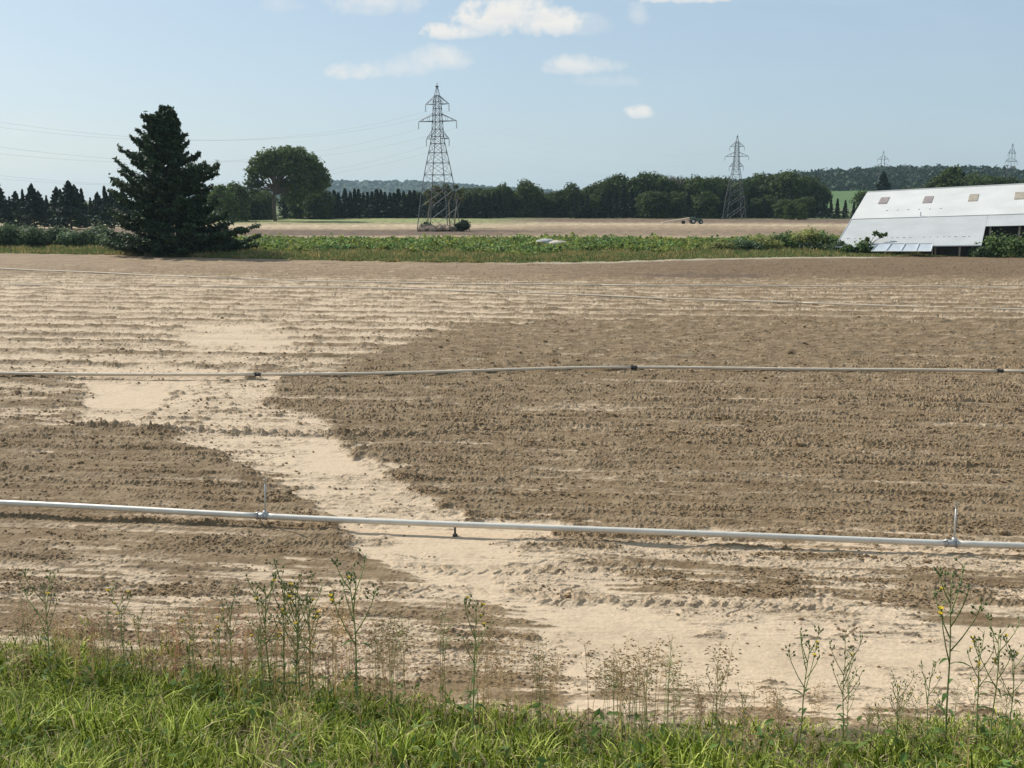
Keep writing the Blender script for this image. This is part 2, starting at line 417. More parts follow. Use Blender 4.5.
    # top brown band of the first field
    topb = zone([(-500,250),(260,250),(560,262),(1500,240),(1500,281),(1024,279),(800,278),(560,277),(300,270),(-500,268)], 2)
    mix_top = np.clip(.25+.30*leftness+.4*n_big+.35*(stripe-.5), 0, 1)[..., None]
    colr = lerp(colr, lerp(C(.150,.100,.056), C(.34,.245,.155), mix_top*(.25+.75*leftness[..., None])), topb[..., None])
    dk = (1-sstep(1, 2.5, np.abs(PY-(276+.004*(PX-640)))+n_str*2))*sstep(630, 660, PX)*(1-sstep(750, 780, PX))
    colr = lerp(colr, C(.12,.08,.055), dk[..., None]*.8)
    # beyond the field edge
    xe = np.array([-900,0,130,260,400,512,600,700,800,900,1024,1900]); ye = np.array([254,254,255.5,259,262.5,264,263,259.5,257,256.5,256.5,257])
    edge_y = np.interp(PX, xe, ye)
    bey = sstep(0, .8, edge_y-PY+n_fine*.5)
    g_dark = C(.075,.115,.035); g_yel = C(.20,.21,.085)
    gcol = lerp(g_dark, g_yel, sstep(-.4, .5, fbm(X/3, Y/3, 4, 300))[..., None])
    colr = lerp(colr, gcol, bey[..., None])
    lip = (1-sstep(.2, 1.1, np.abs(PY-edge_y-.4)))*sstep(470, 560, PX)*(1-sstep(860, 900, PX))
    colr = lerp(colr, C(.42,.36,.26), (lip*.8)[..., None])
    # far field: strips of stubble, soil and weeds
    nf = fbm(X/14, Y/2.2, 4, 320); q = PY+nf*.5-np.clip((PX-560)/300, 0, 1)*1.2
    ff = np.zeros(X.shape+(3,), dtype=np.float32)
    stops_y = np.array([209,217.2,218.6,221.5,224,225.5,229.0,230.2,235.0,236.2,239.5,244])
    tan = C(.34,.25,.155); tanl = C(.42,.33,.21); brn = C(.135,.094,.062); pg = C(.22,.235,.095)
    tan = tan*.95; lef = np.stack([C(.10,.13,.05), C(.10,.13,.05), pg, pg, lerp(tan, pg, .3), tanl, tan, brn, brn, tan, lerp(tan, pg, .35), pg])
    rig = np.stack([C(.10,.13,.05), C(.10,.13,.05), brn*1.1, brn*1.2, tanl, tan, lerp(brn,tan,.55), lerp(brn,tan,.35), lerp(tan,brn,.5), tan, lerp(tan,pg,.3), pg])
    wr = sstep(460, 560, PX)[..., None]
    for k in range(3):
        ff[..., k] = lerp(np.interp(q, stops_y, lef[:, k]), np.interp(q, stops_y, rig[:, k]), wr[..., 0])
    ff *= (1+.35*fbm(X/1.2, Y/3, 3, 330))[..., None]
    colr = lerp(colr, ff, (1-sstep(238.5, 241.5, PY+nf))[..., None])
    # verge soil under the grass, darkened to paint the shade between blades
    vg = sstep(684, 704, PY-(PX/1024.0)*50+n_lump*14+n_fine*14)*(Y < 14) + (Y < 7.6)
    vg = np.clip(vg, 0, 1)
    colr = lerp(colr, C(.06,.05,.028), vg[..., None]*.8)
    Z += (1-far)*.05*fbm(X/2, Y/2, 3, 400)
    n0, n1_ = X.shape
    V = np.stack([X, Y, Z], -1).reshape(-1, 3)
    idx = np.arange(n0*n1_).reshape(n0, n1_)
    F = np.stack([idx[:-1, :-1], idx[:-1, 1:], idx[1:, 1:], idx[1:, :-1]], -1).reshape(-1, 4)
    me = np_mesh('field', V, F, colr.reshape(-1, 3), smooth=False)
    m, nt, N, L, out = new_mat('soil')
    p = N.new('ShaderNodeBsdfPrincipled'); L.new(p.outputs[0], out.inputs[0]); p.inputs['Roughness'].default_value = .95; p.inputs['Specular IOR Level'].default_value = .15
    a = N.new('ShaderNodeAttribute'); a.attribute_name = 'tint'; tc = N.new('ShaderNodeTexCoord')
    n = N.new('ShaderNodeTexNoise'); n.inputs['Scale'].default_value = 14; n.inputs['Detail'].default_value = 7; n.inputs['Roughness'].default_value = .7
    L.new(tc.outputs['Object'], n.inputs['Vector'])
    r = N.new('ShaderNodeMapRange'); r.inputs[1].default_value = .3; r.inputs[2].default_value = .7; r.inputs[3].default_value = .84; r.inputs[4].default_value = 1.14; L.new(n.outputs[0], r.inputs[0])
    mu = N.new('ShaderNodeVectorMath'); mu.operation = 'SCALE'; L.new(a.outputs['Color'], mu.inputs[0]); L.new(r.outputs[0], mu.inputs['Scale'])
    L.new(mu.outputs[0], p.inputs['Base Color'])
    b = N.new('ShaderNodeBump'); b.inputs['Strength'].default_value = .5; b.inputs['Distance'].default_value = .02; L.new(n.outputs[0], b.inputs['Height']); L.new(b.outputs[0], p.inputs['Normal'])
    o = link('field', me, None, m); tag(o, 'ploughed brown field washed over with pale sand, rising to the road bank', 'ground', kind='structure')
    return dict(X=X, Y=Y, Z=Z, S=S, pool=pool, PX=PX, PY=PY, C=colr, ds=ds, NC=NC, band=band, edge=edge, soil=m, rowm=rowm)
G = build_ground()

def ground_z(x, y):
    """height of the modelled ground at x, y"""
    i = int(np.clip(np.searchsorted(G['ds'], y), 1, len(G['ds'])-1)); u = x/(max(y, 6)+3); j = int(np.clip(round((u+.78)/1.56*(G['NC']-1)), 0, (G['NC']-1)))
    return float(max(G['Z'][i, j], G['Z'][i-1, j]))

# coarse land all the way to the horizon
def far_land():
    xs = np.concatenate([np.linspace(-3500, -150, 30), np.linspace(-140, 140, 30), np.linspace(150, 3500, 30)])
    ys = np.concatenate([np.linspace(-400, -20, 8), np.linspace(-10, 420, 60), np.linspace(440, 3500, 40)])
    X, Y = np.meshgrid(xs, ys); Z = np.full(X.shape, -.35)
    idx = np.arange(X.size).reshape(X.shape)
    F = np.stack([idx[:-1, :-1], idx[:-1, 1:], idx[1:, 1:], idx[1:, :-1]], -1).reshape(-1, 4)
    me = np_mesh('land', np.stack([X, Y, Z], -1).reshape(-1, 3), F)
    link('land', me, None, mat_basic('land_grass', (.13, .14, .06), .95, var=.35, scale=.05)); tag(bpy.data.objects['land'], 'flat green farmland reaching the horizon', 'land', kind='structure')
far_land()

# ------------------------------------------------------------------ hills
m_forest = mat_basic('hill_woods', (.022, .042, .022), .9, var=.45, scale=.06)
m_meadow = mat_basic('hill_meadow', (.075, .135, .032), .95, var=.12, scale=.03)
def ico(sub):
    bm = bmesh.new(); bmesh.ops.create_icosphere(bm, subdivisions=sub, radius=1.0)
    V = np.array([v.co[:] for v in bm.verts]); F = np.array([[v.index for v in f.verts] for f in bm.faces]); bm.free(); return V, F
def hill(name, prof, d0, d1, d2, woods_name, labels, patch=None, r=5.0, step=7.0):
    pxs = np.array([p[0] for p in prof], float); tops = np.array([p[1] for p in prof], float)
    def hz(x, y):
        px = 512+1000*x/np.maximum(y, 1)
        top = np.interp(px, pxs, CAMH+(199-tops)*d1/1000.0)
        s = np.where(y < d1, sstep(d0, d1, y), 1-.7*sstep(d1, d2, y))
        return np.maximum(top, -.4)*s - .4*(1-s)
    u = np.linspace((pxs[0]-512)/1000, (pxs[-1]-512)/1000, 160); ys = np.linspace(d0, d2, 60)
    Y, U = np.meshgrid(ys, u, indexing='ij'); X = U*Y; Z = hz(X, Y)
    idx = np.arange(X.size).reshape(X.shape); F = np.stack([idx[:-1, :-1], idx[:-1, 1:], idx[1:, 1:], idx[1:, :-1]], -1).reshape(-1, 4)
    link(name, np_mesh(name, np.stack([X, Y, Z], -1).reshape(-1, 3), F, smooth=True), None, m_meadow); tag(bpy.data.objects[name], labels[0], 'hill', kind='structure')
    IV, IF = ico(2); Vs = []; Fs = []; n = 0; k = 0; LP = []; LN = []; LT = []
    y = d0
    while y < d1+step*3:
        xw = (pxs[0]-512)/1000*y; xe = (pxs[-1]-512)/1000*y; x = xw
        while x < xe:
            xx = x+rng.uniform(-.4, .4)*step; yy = y+rng.uniform(-.4, .4)*step; z = float(hz(np.array(xx), np.array(yy)))
            if z > -.3:
                px = 512+1000*xx/yy; py = 199-(z-CAMH)/yy*1000
                ok = patch is None or not patch(px, py)
                if ok:
                    if r < 8:
                        nq = 44; dd = rng.normal(size=(nq, 3)); dd[:, 2] = np.abs(dd[:, 2]); dd /= np.linalg.norm(dd, axis=1, keepdims=True); rr = r*rng.uniform(.7, 1.2)
                        LP.append(np.array([xx, yy, z])+dd*rr*np.array([1,1,rng.uniform(.8,1.5)])*rng.uniform(.7,1.05,(nq,1))); LN.append(dd); LT.append(tintv(nq)*rng.uniform(.8,1.2)); x += step; continue
                    rr = r*rng.uniform(.65, 1.25); q = IV*(1+rng.uniform(-.22, .22, (len(IV), 1)))*np.array([rr, rr, rr*rng.uniform(.8, 1.3)])+np.array([xx, yy, z-r*.1])
                    Vs.append(q); Fs.append(IF+n); n += len(IV)
            x += step
        y += step*1.15
    if LP:
        V, F, C_ = leaf_quads(np.concatenate(LP), np.concatenate(LN), 2.3, np.concatenate(LT), 1.2); o = link(woods_name, np_mesh(woods_name, V, F, C_), None, m_hillleaf); tag(o, labels[1], 'woodland', kind='stuff'); return
    o = link(woods_name, np_mesh(woods_name, np.concatenate(Vs), np.concatenate(Fs)), None, m_forest)
    tag(o, labels[1], 'woodland', kind='stuff')
# ------------------------------------------------------------------ foliage
def leaf_quads(P, Nn, size, tint, aspect=1.5, seedless=False):
    """one folded leaf-clump quad at every point; P nx3, Nn nx3 preferred normal"""
    n = len(P)
    a = rng.normal(size=(n, 3)); nn = Nn+.75*rng.normal(size=(n, 3)); nn /= np.linalg.norm(nn, axis=1, keepdims=True)+1e-9
    u = np.cross(nn, a); u /= np.linalg.norm(u, axis=1, keepdims=True)+1e-9; w = np.cross(nn, u)
    s = size*rng.uniform(.6, 1.4, (n, 1)); 
    V = np.stack([P-u*s*aspect*.5, P-w*s*.5+nn*s*.12, P+u*s*aspect*.5, P+w*s*.5+nn*s*.12], 1).reshape(-1, 3)
    F = np.arange(4*n).reshape(n, 4)
    return V, F, np.repeat(tint, 4, axis=0)
def tintv(n, lo=.7, hi=1.35, warm=.15):
    b = rng.uniform(lo, hi, (n, 1)); w = rng.uniform(-warm, warm, (n, 1))
    return np.concatenate([b*(1+w), b, b*(1-w*.5)], 1)
m_broad = mat_leaf('broadleaf', (.060, .090, .022), .35)
m_maple_lit = mat_leaf('maple_leaves_lit', (.085, .125, .032), .45)  # brighter broadleaf colour: sunlight on the rounded tree put into the leaves
m_broad_l = mat_leaf('broadleaf_light', (.085, .125, .030), .35)
m_conif = mat_leaf('conifer_needles', (.022, .042, .020), .15)
m_pine = mat_leaf('pine_needles', (.034, .056, .024), .2)
m_bark = mat_basic('bark', (.11, .085, .065), .9, var=.3, scale=6, bump=.6)
m_bark_p = mat_basic('pale_bark', (.26, .23, .19), .9, var=.3, scale=6, bump=.4)

def broad_mesh(h, w, clear=.22, lumps=16, leaves=3200, ls=.55, gap=.0, flat=1.0):
    """crown leaf mesh and trunk with limbs"""
    cx = []; tb = MB(); pts = [(0,0,-.3)]; 
    th = h*.62; lean = random.uniform(-.04, .04)*h
    for i in range(1, 7): pts.append((lean*i/6+random.uniform(-.01,.01)*h, random.uniform(-.01,.01)*h, th*i/6))
    tb.tube(pts, [h*.024*(1-.12*i) for i in range(7)], 8)
    P = []; Nn = []; T = []
    cz = h*(clear+1)/2; ch = h*(1-clear)/2
    for k in range(lumps):
        an = k*2.4+random.uniform(-.4,.4); q = (k+.5)/lumps; el = math.asin(max(-1, min(1, 1.75*q-.75)))
        rr = random.uniform(.55, .72); c = Vector((math.cos(an)*math.cos(el)*w/2*rr, math.sin(an)*math.cos(el)*w/2*rr, cz+math.sin(el)*ch*rr*1.05*flat))
        R0 = w*random.uniform(.13, .2)
        s = Vector(pts[min(6, 3+k % 4)]); mid = s.lerp(c, .5)+Vector((0,0,-h*.02))
        tb.tube([s, mid, c, c+(c-Vector((0,0,cz)))*.25], [h*.010, h*.007, h*.004, h*.001], 5, False)
        n = int(leaves/lumps)
        d = rng.normal(size=(n, 3)); d[:, 2] += .25; d /= np.linalg.norm(d, axis=1, keepdims=True)
        rad = R0*(rng.uniform(.0, 1, (n, 1))**.38)*(1+.35*np.sin(d[:, :1]*7+k)*np.cos(d[:, 1:2]*6))
        P.append(np.array(c[:])+d*rad*np.array([1.1, 1.1, .8])); Nn.append(d+np.array([0,0,.5])); T.append(tintv(n)*random.uniform(.82, 1.2))
    if clear < .1:
        for k in range(7):
            an = k*.9; c = np.array([math.cos(an)*w*.27, math.sin(an)*w*.27, h*random.uniform(.10, .2)]); n = int(leaves/26)
            d = rng.normal(size=(n, 3)); d /= np.linalg.norm(d, axis=1, keepdims=True); p = c+d*w*.2*(rng.uniform(0, 1, (n, 1))**.4); p[:, 2] = np.maximum(p[:, 2], .05)
            P.append(p); Nn.append(d+np.array([0,0,.5])); T.append(tintv(n)*random.uniform(.8, 1.15))
    V, F, C_ = leaf_quads(np.concatenate(P), np.concatenate(Nn), ls, np.concatenate(T))
    return np_mesh('crown', V, F, C_), tb.mesh('trunk', True)
def conifer_mesh(h, w, leaves=2600, ls=.5, clear=.06, pointy=1.0):
    tb = MB(); tb.tube([(0,0,-.3), (0,0,h*.5), (0,0,h*.97)], [h*.018, h*.011, h*.002], 6)
    P = []; Nn = []
    nb = 70; per = leaves//nb
    for k in range(nb):
        q = ((k+.5)/nb)**.85; z = h*(clear+(1-clear)*q); rr = w/2*(1-q)**pointy*random.uniform(.5, 1.3)*(1+.22*math.sin(q*38+w*9))+.12
        an = k*2.399+random.uniform(-.3,.3); 
        t = rng.uniform(.15, 1, per)**.7; sp = rng.normal(size=per)*rr*.13*(1.1-t*.5)
        x = math.cos(an)*rr*t-math.sin(an)*sp; y = math.sin(an)*rr*t+math.cos(an)*sp
        zz = z-rr*.28*t**1.3+rr*.12*t**3+rng.normal(size=per)*h*.012
        P.append(np.stack([x, y, zz], 1)); Nn.append(np.tile([math.cos(an)*.4, math.sin(an)*.4, 1.0], (per, 1)))
        tb.tube([(0,0,z), (math.cos(an)*rr*.8, math.sin(an)*rr*.8, z-rr*.2)], [h*.003, h*.001], 3, False)
    n = 60; P.append(np.stack([rng.normal(size=n)*.012*h, rng.normal(size=n)*.012*h, rng.uniform(.9, 1.0, n)*h], 1)); Nn.append(np.tile([0,0,1.], (n, 1)))
    V, F, C_ = leaf_quads(np.concatenate(P), np.concatenate(Nn), ls, tintv(sum(len(p) for p in P), .6, 1.4, .1), 1.8)
    return np_mesh('crown', V, F, C_), tb.mesh('trunk', True)
protos = {}
def proto(key, fn, mat, barkm=None):
    crown, trunk = fn(); crown.materials.append(mat); trunk.materials.append(barkm or m_bark); protos[key] = (crown, trunk)
for i in range(5): proto(('b', i), lambda: broad_mesh(10, random.uniform(7.5, 10), random.uniform(.02, .06), 20, 4200, .38), m_broad)
for i in range(2): proto(('l', i), lambda: broad_mesh(10, random.uniform(6.5, 8), .05, 14, 2600, .40), m_broad_l)
for i in range(4): proto(('c', i), lambda: conifer_mesh(10, random.uniform(4.2, 6.0), 3200, .34, .02, random.uniform(.95, 1.25)), m_conif)
for i in range(2): proto(('w', i), lambda: conifer_mesh(10, random.uniform(8.5, 10), 4200, .36, .10, random.uniform(.78,.95)), m_conif)
def tree(key, px, top, Y, label, group, name, wscale=1.0, minh=2.0):
    x = (px-512)/1000*Y; h = max(minh, CAMH+(199-top)/1000*Y)
    # correct for the lens tilt (exact line of sight)
    a, fy, fz = ray(px, top); x = a/fy*Y; h = max(minh, CAMH+fz/fy*Y)
    s = h/10.0
    root = empty(name, (x, Y, 0), random.uniform(0, 6.28)); root.scale = (s*wscale, s*wscale, s)
    crown, trunk = protos[key]
    for nm, me in (('crown', crown), ('trunk', trunk)):
        o = bpy.data.objects.new(nm, me); col.objects.link(o); o.parent = root
    tag(root, label, 'tree', group); return root

def line(x0, x1, step, prof, Y, kinds, label, group, name, ws=1.0, jit=2.0, Yj=6):
    x = x0; xs_ = [p[0] for p in prof]; ys_ = [p[1] for p in prof]
    while x <= x1:
        k = random.choice(kinds); key = random.choice([q for q in protos if q[0] == k])
        tree(key, x, float(np.interp(x, xs_, ys_))+random.uniform(-jit, jit), Y+random.uniform(-Yj, Yj), label, group, name, ws*random.uniform(.85, 1.2))
        x += step*random.uniform(.75, 1.25)
# left dark conifers behind the shrubs
for (px, top, Y, ws) in ((15,192,186,1.0),(38,192,188,1.0),(56,188,188,1.0),(74,186,190,1.0),(97,193,188,1.0),(112,190,186,1.05),(-6,180,176,1.1),(9,197,182,.9),(22,190,178,.75),(31,185,172,.95),(46,196,184,.9),(68,182,170,1.15),(60,190,176,.9),(81,189,178,.9),(90,198,184,.9),(104,187,172,.9),(122,190,178,1.0),(-30,184,176,1.1),(-60,188,180,1.1)):
    tree(('w', random.randint(0,1)) if ws > .92 else ('c', random.randint(0,3)), px, top, Y, 'dark spruce in the row behind the shrubs left of the big pine', 'spruces in the row left of the big pine', 'spruce_tree', ws*.95)
# mid distance row (left of the first pylon)
line(205, 262, 9, [(205,186),(230,188),(262,192)], 250, ['c','b'], 'dark tree of the thick row between the big pine and the rounded tree', 'dark trees between the big pine and the rounded tree', 'dark_tree', 1.1)
tree(('l',0), 222, 180, 226, 'pale green leafy tree top showing just right of the big pine', None, 'leafy_tree', 1.1)
tree(('l',1), 236, 180, 232, 'small pale green leafy tree between the big pine and the rounded tree', None, 'leafy_tree', 1.0)
line(250, 268, 7, [(250,188),(268,190)], 262, ['b'], 'dark leafy tree just left of the trunk of the big rounded tree', 'dark leafy trees left of the rounded tree trunk', 'leafy_tree', .9)
line(292, 322, 8, [(292,186),(322,186)], 262, ['b'], 'dark leafy tree under the right side of the big rounded tree', 'dark leafy trees under the rounded tree', 'leafy_tree', 1.0)
line(296, 500, 5.2, [(296,192),(330,191),(380,191),(400,191),(430,195),(500,194)], 272, ['c'], 'slim dark conifer in the dense row behind the first pylon', 'slim conifers in the row behind the first pylon', 'conifer_tree', 1.35, 2.2)
line(410, 580, 8.5, [(410,193),(480,186),(500,187),(518,190),(560,190),(580,186)], 285, ['b'], 'rounded dark tree in the wood right of the first pylon', 'rounded trees in the wood right of the first pylon', 'leafy_tree', 1.0, 2.0)
tree(('b',1), 528, 178, 280, 'tall rounded dark tree rising above the wood midway between the two nearest pylons', None, 'leafy_tree', .9)
tree(('b',2), 503, 183, 282, 'rounded tree left of the tall tree midway between the two nearest pylons', None, 'leafy_tree', .8)
tree(('b',3), 571, 182, 278, 'small pointed leafy tree left of the high wood', None, 'leafy_tree', .7)
line(590, 740, 8, [(590,186),(606,178),(622,173),(640,171),(655,171),(668,178),(686,177),(700,174),(716,176),(740,180)], 290, ['b','b','l'], 'tall broad leafy tree of the high wood left of the second pylon', 'tall leafy trees of the high wood left of the second pylon', 'leafy_tree', .85, 1.5)
line(575, 735, 6.5, [(575,196),(620,192),(660,190),(700,192),(735,194)], 270, ['c','c','b'], 'lower dark tree along the front of the high wood', 'lower trees along the front of the high wood', 'dark_tree', 1.15, 3)
line(738, 822, 8, [(738,180),(757,174),(780,171),(800,172),(815,178),(822,188)], 300, ['b'], 'large dark leafy tree of the wood right of the second pylon', 'large dark trees of the wood right of the second pylon', 'leafy_tree', 1.0, 1.5)
line(742, 818, 7.5, [(742,194),(780,196),(818,198)], 270, ['b','c'], 'low dark tree fronting the wood right of the second pylon', 'low trees fronting the wood right of the second pylon', 'dark_tree', 1.2, 3)
tree(('l',0), 790, 201, 250, 'small pale green bush like tree at the foot of the wood left of the barn', None, 'leafy_tree', 1.1)
tree(('l',1), 803, 202, 250, 'small pale tree at the foot of the wood nearest the barn', None, 'leafy_tree', 1.0)
line(824, 862, 7, [(824,196),(836,200),(850,203),(862,200)], 262, ['c','w'], 'small dark conifer below the green meadow left of the barn roof', 'small conifers below the green meadow', 'conifer_tree', 1.1, 2)
line(-170, 200, 9, [(-170,201),(200,202)], 330, ['b'], 'low dark tree far behind the left row of spruces', 'low trees far behind the left spruces', 'leafy_tree', 1.0, 2)
# behind the barn
tree(('w',1), 884, 173, 330, 'dark pointed tree rising behind the left end of the barn ridge', None, 'conifer_tree', 1.0)
line(868, 940, 8, [(868,189),(940,187)], 300, ['b','l'], 'small tree just showing over the left half of the barn ridge', 'small trees over the left half of the barn ridge', 'leafy_tree', 1.1, 1.5)
line(938, 1090, 8, [(938,176),(950,166),(965,172),(985,174),(1010,178),(1090,178)], 250, ['b','c','b'], 'dark tree in the row behind the right half of the barn roof', 'trees in the row behind the right half of the barn', 'dark_tree', .9, 3)
tree(('l',0), 949, 161, 260, 'pale topped tall tree above the row behind the barn roof', None, 'leafy_tree', .55)
tree(('l',1), 957, 163, 262, 'second pale topped tree right of the tallest one behind the barn', None, 'leafy_tree', .5)

# big rounded tree
def rounded_tree():
    Y = 232; a, fy, fz = ray(284, 147); x = a/fy*Y; h = CAMH+fz/fy*Y
    root = empty('maple_tree', (x+.3, Y, 0)); k = Y/1000.0
    tb = MB(); tb.tube([(-3.0,0,-.3),(-3.1,0,3),(-3.0,0,6),(-2.7,0,8.2)], [.42,.36,.33,.3], 10)
    P = []; Nn = []; T = []
    L_ = [(-31,172,9),(-24,163,10),(-35,182,7),(-15,158,11),(-6,156,10),(4,155,10),(13,157,11),(22,161,11),(29,168,10),(34,176,9),(37,183,6),(24,176,11),(14,172,12),(4,168,11),(-6,168,9),(-18,172,8),(-28,182,6),(-4,182,5),(8,183,10),(19,187,11),(28,187,7),(-32,190,4),(10,196,9),(-12,150+10,8),(12,152,7),(0,151,6)]
    for i, (dx, py, rp) in enumerate(L_):
        for side in (-1, 1):
            c = Vector((dx*k, side*random.uniform(.5, 5.5)*(1-abs(dx)/60.0), h-(py-147)*k)); R0 = rp*k*random.uniform(.85, 1.1)
            s = Vector((-2.8, 0, random.uniform(6, 8.4))); mid = s.lerp(c, .5)+Vector((0,0,.4))
            tb.tube([s, mid, c], [.22, .13, .04], 5, False)
            n = int(300*(rp/9.0)**2); d = rng.normal(size=(n, 3)); d[:, 2] += .2; d /= np.linalg.norm(d, axis=1, keepdims=True)
            rad = R0*(rng.uniform(0, 1, (n, 1))**.4)*(1+.3*np.sin(d[:, :1]*8+i)*np.cos(d[:, 2:]*7))
            P.append(np.array(c[:])+d*rad*np.array([1.1,1.1,.85])); Nn.append(d+np.array([0,0,.6])); T.append(tintv(n)*random.uniform(.85, 1.2))
    V, F, C_ = leaf_quads(np.concatenate(P), np.concatenate(Nn), .42, np.concatenate(T))
    link('crown', np_mesh('crown', V, F, C_), root, m_maple_lit); tb.build('trunk', m_bark, root, True)
    tag(root, 'big rounded leafy tree with a visible trunk, left of the nearest pylon', 'tree')
rounded_tree()

# big dark pine at the field edge
def big_pine():
    Y = 92.0; k = Y/1000.0; X0 = WD(170,199,92.0).x; base_y = 253
    root = empty('pine_tree', (X0, Y, 0)); H = WD(167,110,92.0).z-.1; k *= .985
    prof = [(109,-2,3),(114,-7,8),(119,-22,13),(124,-18,12),(129,-27,18),(134,-24,14),(139,-38,22),(144,-32,16),(150,-46,18),(154,-42,20),(157,-36,42),(161,-44,30),(165,-44,54),(169,-48,44),(175,-61,36),(180,-62,36),(188,-55,40),(196,-64,40),(205,-60,44),(214,-66,50),(222,-68,58),(230,-72,74),(238,-70,72),(246,-66,80),(252,-58,72)]
    py_ = [p[0] for p in prof]; lf = [p[1] for p in prof]; rt = [p[2] for p in prof]
    tb = MB(); tb.tube([(.8,0,-.3),(.6,0,4),(.2,0,8),(0,0,H-.3)], [.42,.32,.2,.03], 10)
    P = []; Nn = []
    nb = 340
    for i in range(nb):
        q = ((i+.5)/nb)**1.25; py = lerp(111, 251, q); z0 = CAMH+(199-py)*k
        an = i*2.399963+random.uniform(-.25, .25); ca, sa = math.cos(an), math.sin(an)
        Lr = (np.interp(py, py_, rt) if ca > 0 else -np.interp(py, py_, lf))*k; Lm = (np.interp(py, py_, rt)-np.interp(py, py_, lf))*.5*k
        L0 = abs(ca)**1.0*Lr+(1-abs(ca))*Lm*.85; L0 *= (.95+.20*math.sin(py*.62+(0 if ca > 0 else 2.1))+.10*math.sin(py*.23+an))*random.uniform(.78, 1.06)
        rise = random.uniform(.16, .42) if py < 215 else random.uniform(-.02, .14)
        st = Vector((lerp(0, .6, q), 0, max(.3, z0-L0*rise))); d = Vector((ca, sa, 0))
        pts = []
        for t in np.linspace(0, 1, 6): pts.append(st+d*(L0*t)+Vector((0,0, L0*rise*t**1.8 - L0*.06*math.sin(math.pi*t))))
        tb.tube(pts, [max(.012, .05*(1-t)+.012) for t in np.linspace(0,1,6)], 4, False)
        n = int(30+50*L0)
        t = rng.uniform(.22, 1.0, n)**.75; sp = rng.normal(size=n)*L0*.075*(1.15-t*.6)+rng.normal(size=n)*.07
        pz = np.interp(t, np.linspace(0,1,6), [p.z for p in pts])+rng.normal(size=n)*.11+np.abs(sp)*.18
        x = st.x+ca*L0*t-sa*sp; y = sa*L0*t+ca*sp
        # clump: snap to tufts
        P.append(np.stack([x, y, np.maximum(pz, .15)], 1)); Nn.append(np.tile([ca*.2, sa*.2, 1.0], (n, 1)))
    P = np.concatenate(P); Nn = np.concatenate(Nn)
    V, F, C_ = leaf_quads(P, Nn, .17, tintv(len(P), .5, 2.1, .12), 2.3)
    link('crown', np_mesh('crown', V, F, C_), root, m_pine); tb.build('trunk', m_bark, root, True)
    tag(root, 'tall dark spreading pine with branches down to the ground at the left field edge', 'tree')
big_pine()

m_hillleaf = mat_leaf('hill_leaves', (.030, .055, .026), .2)
hill('hill', [(150,205),(230,195),(300,188),(335,185.5),(380,186),(420,186),(450,188),(490,192),(540,193),(600,205)], 1900, 2400, 2900, 'hillside_wood',
     ['low far hill behind the left of the tree line', 'hazy blue green woodland covering the low far hill behind the left tree line'], None, 10, 14)
def mead(px, py): return 812 < px < 905 and 191 < py < 212
hill('hill_slope', [(640,200),(700,194),(740,187),(780,181),(830,178),(880,175.5),(930,174.5),(980,175.5),(1010,178),(1060,182),(1150,190),(1300,196),(1400,206)], 560, 900, 1250, 'hillside_wood',
     ['wooded hill with a bright green meadow on its slope behind the barn', 'dark wood covering the nearer hill behind the white roofed barn'], mead, 5.2, 7.5)

# shrubs
m_shrub = mat_leaf('shrub_leaves', (.13, .19, .06), .35)
m_shrub_g = mat_leaf('grey_shrub_leaves', (.12, .165, .075), .3)
m_shrub_y = mat_leaf('yellow_shrub_leaves', (.25, .26, .085), .4)
def shrub(px, py_base, top, wpx, mat, label, group=None, name='shrub', ls=.16, dens=1.0, dark_stem=True, ragged=.25):
    b = W(px, py_base); Y = b.y; k = Y/1000.0; h = (py_base-top)*k; w = wpx*k
    root = empty(name, (b.x, Y, 0)); tb = MB(); P = []; Nn = []; T = []
    nl = max(6, int(10*w/ max(h, .5)))
    for i in range(nl):
        cx = random.uniform(-.5, .5)*w*.8; cy = random.uniform(-.5, .5)*min(w, 2.5*h)*.8; cz = h*random.uniform(.25, .8)*(1-.5*(abs(cx)/(w*.5))**2)
        R0 = h*random.uniform(.22, .38); n = int(200*dens*(R0/.5)**1.5)+24
        d = rng.normal(size=(n, 3)); d /= np.linalg.norm(d, axis=1, keepdims=True)
        rad = R0*rng.uniform(0, 1, (n, 1))**.45*(1+ragged*rng.normal(size=(n, 1)))
        p = np.array([cx, cy, cz])+d*rad*np.array([1.2,1.2,1]); p[:, 2] = np.maximum(p[:, 2], .03)
        P.append(p); Nn.append(d+np.array([0,0,.6])); T.append(tintv(n)*random.uniform(.8, 1.2))
        tb.tube([(cx*.3, cy*.3, -.1), (cx*.7, cy*.7, cz*.5), (cx, cy, cz)], [.04, .025, .008], 4, False)
    V, F, C_ = leaf_quads(np.concatenate(P), np.concatenate(Nn), ls, np.concatenate(T))
    link('foliage', np_mesh('foliage', V, F, C_), root, mat); tb.build('stem', m_bark, root)
    tag(root, label, 'shrub', group); return root
for (px, b, t, w) in ((-50,249,227,44),(-12,249,228,40),(14,249,226,36),(38,249,229,34),(58,248,226,36),(80,249,230,34),(98,249,227,30)):
    shrub(px, b, t, w, m_shrub_g, 'rounded grey green bush in the low row left of the big pine', 'bushes in the low row left of the big pine', ls=.17)
for (px, b, t, w) in ((215,252,236,40),(236,253,240,26)):
    shrub(px, b, t, w, m_pine, 'low dark bush at the foot of the big pine, right side', 'dark bushes at the foot of the pine', ls=.16)
shrub(123, 252, 230, 26, m_shrub_g, 'grey green bush against the left foot of the big pine', ls=.16)
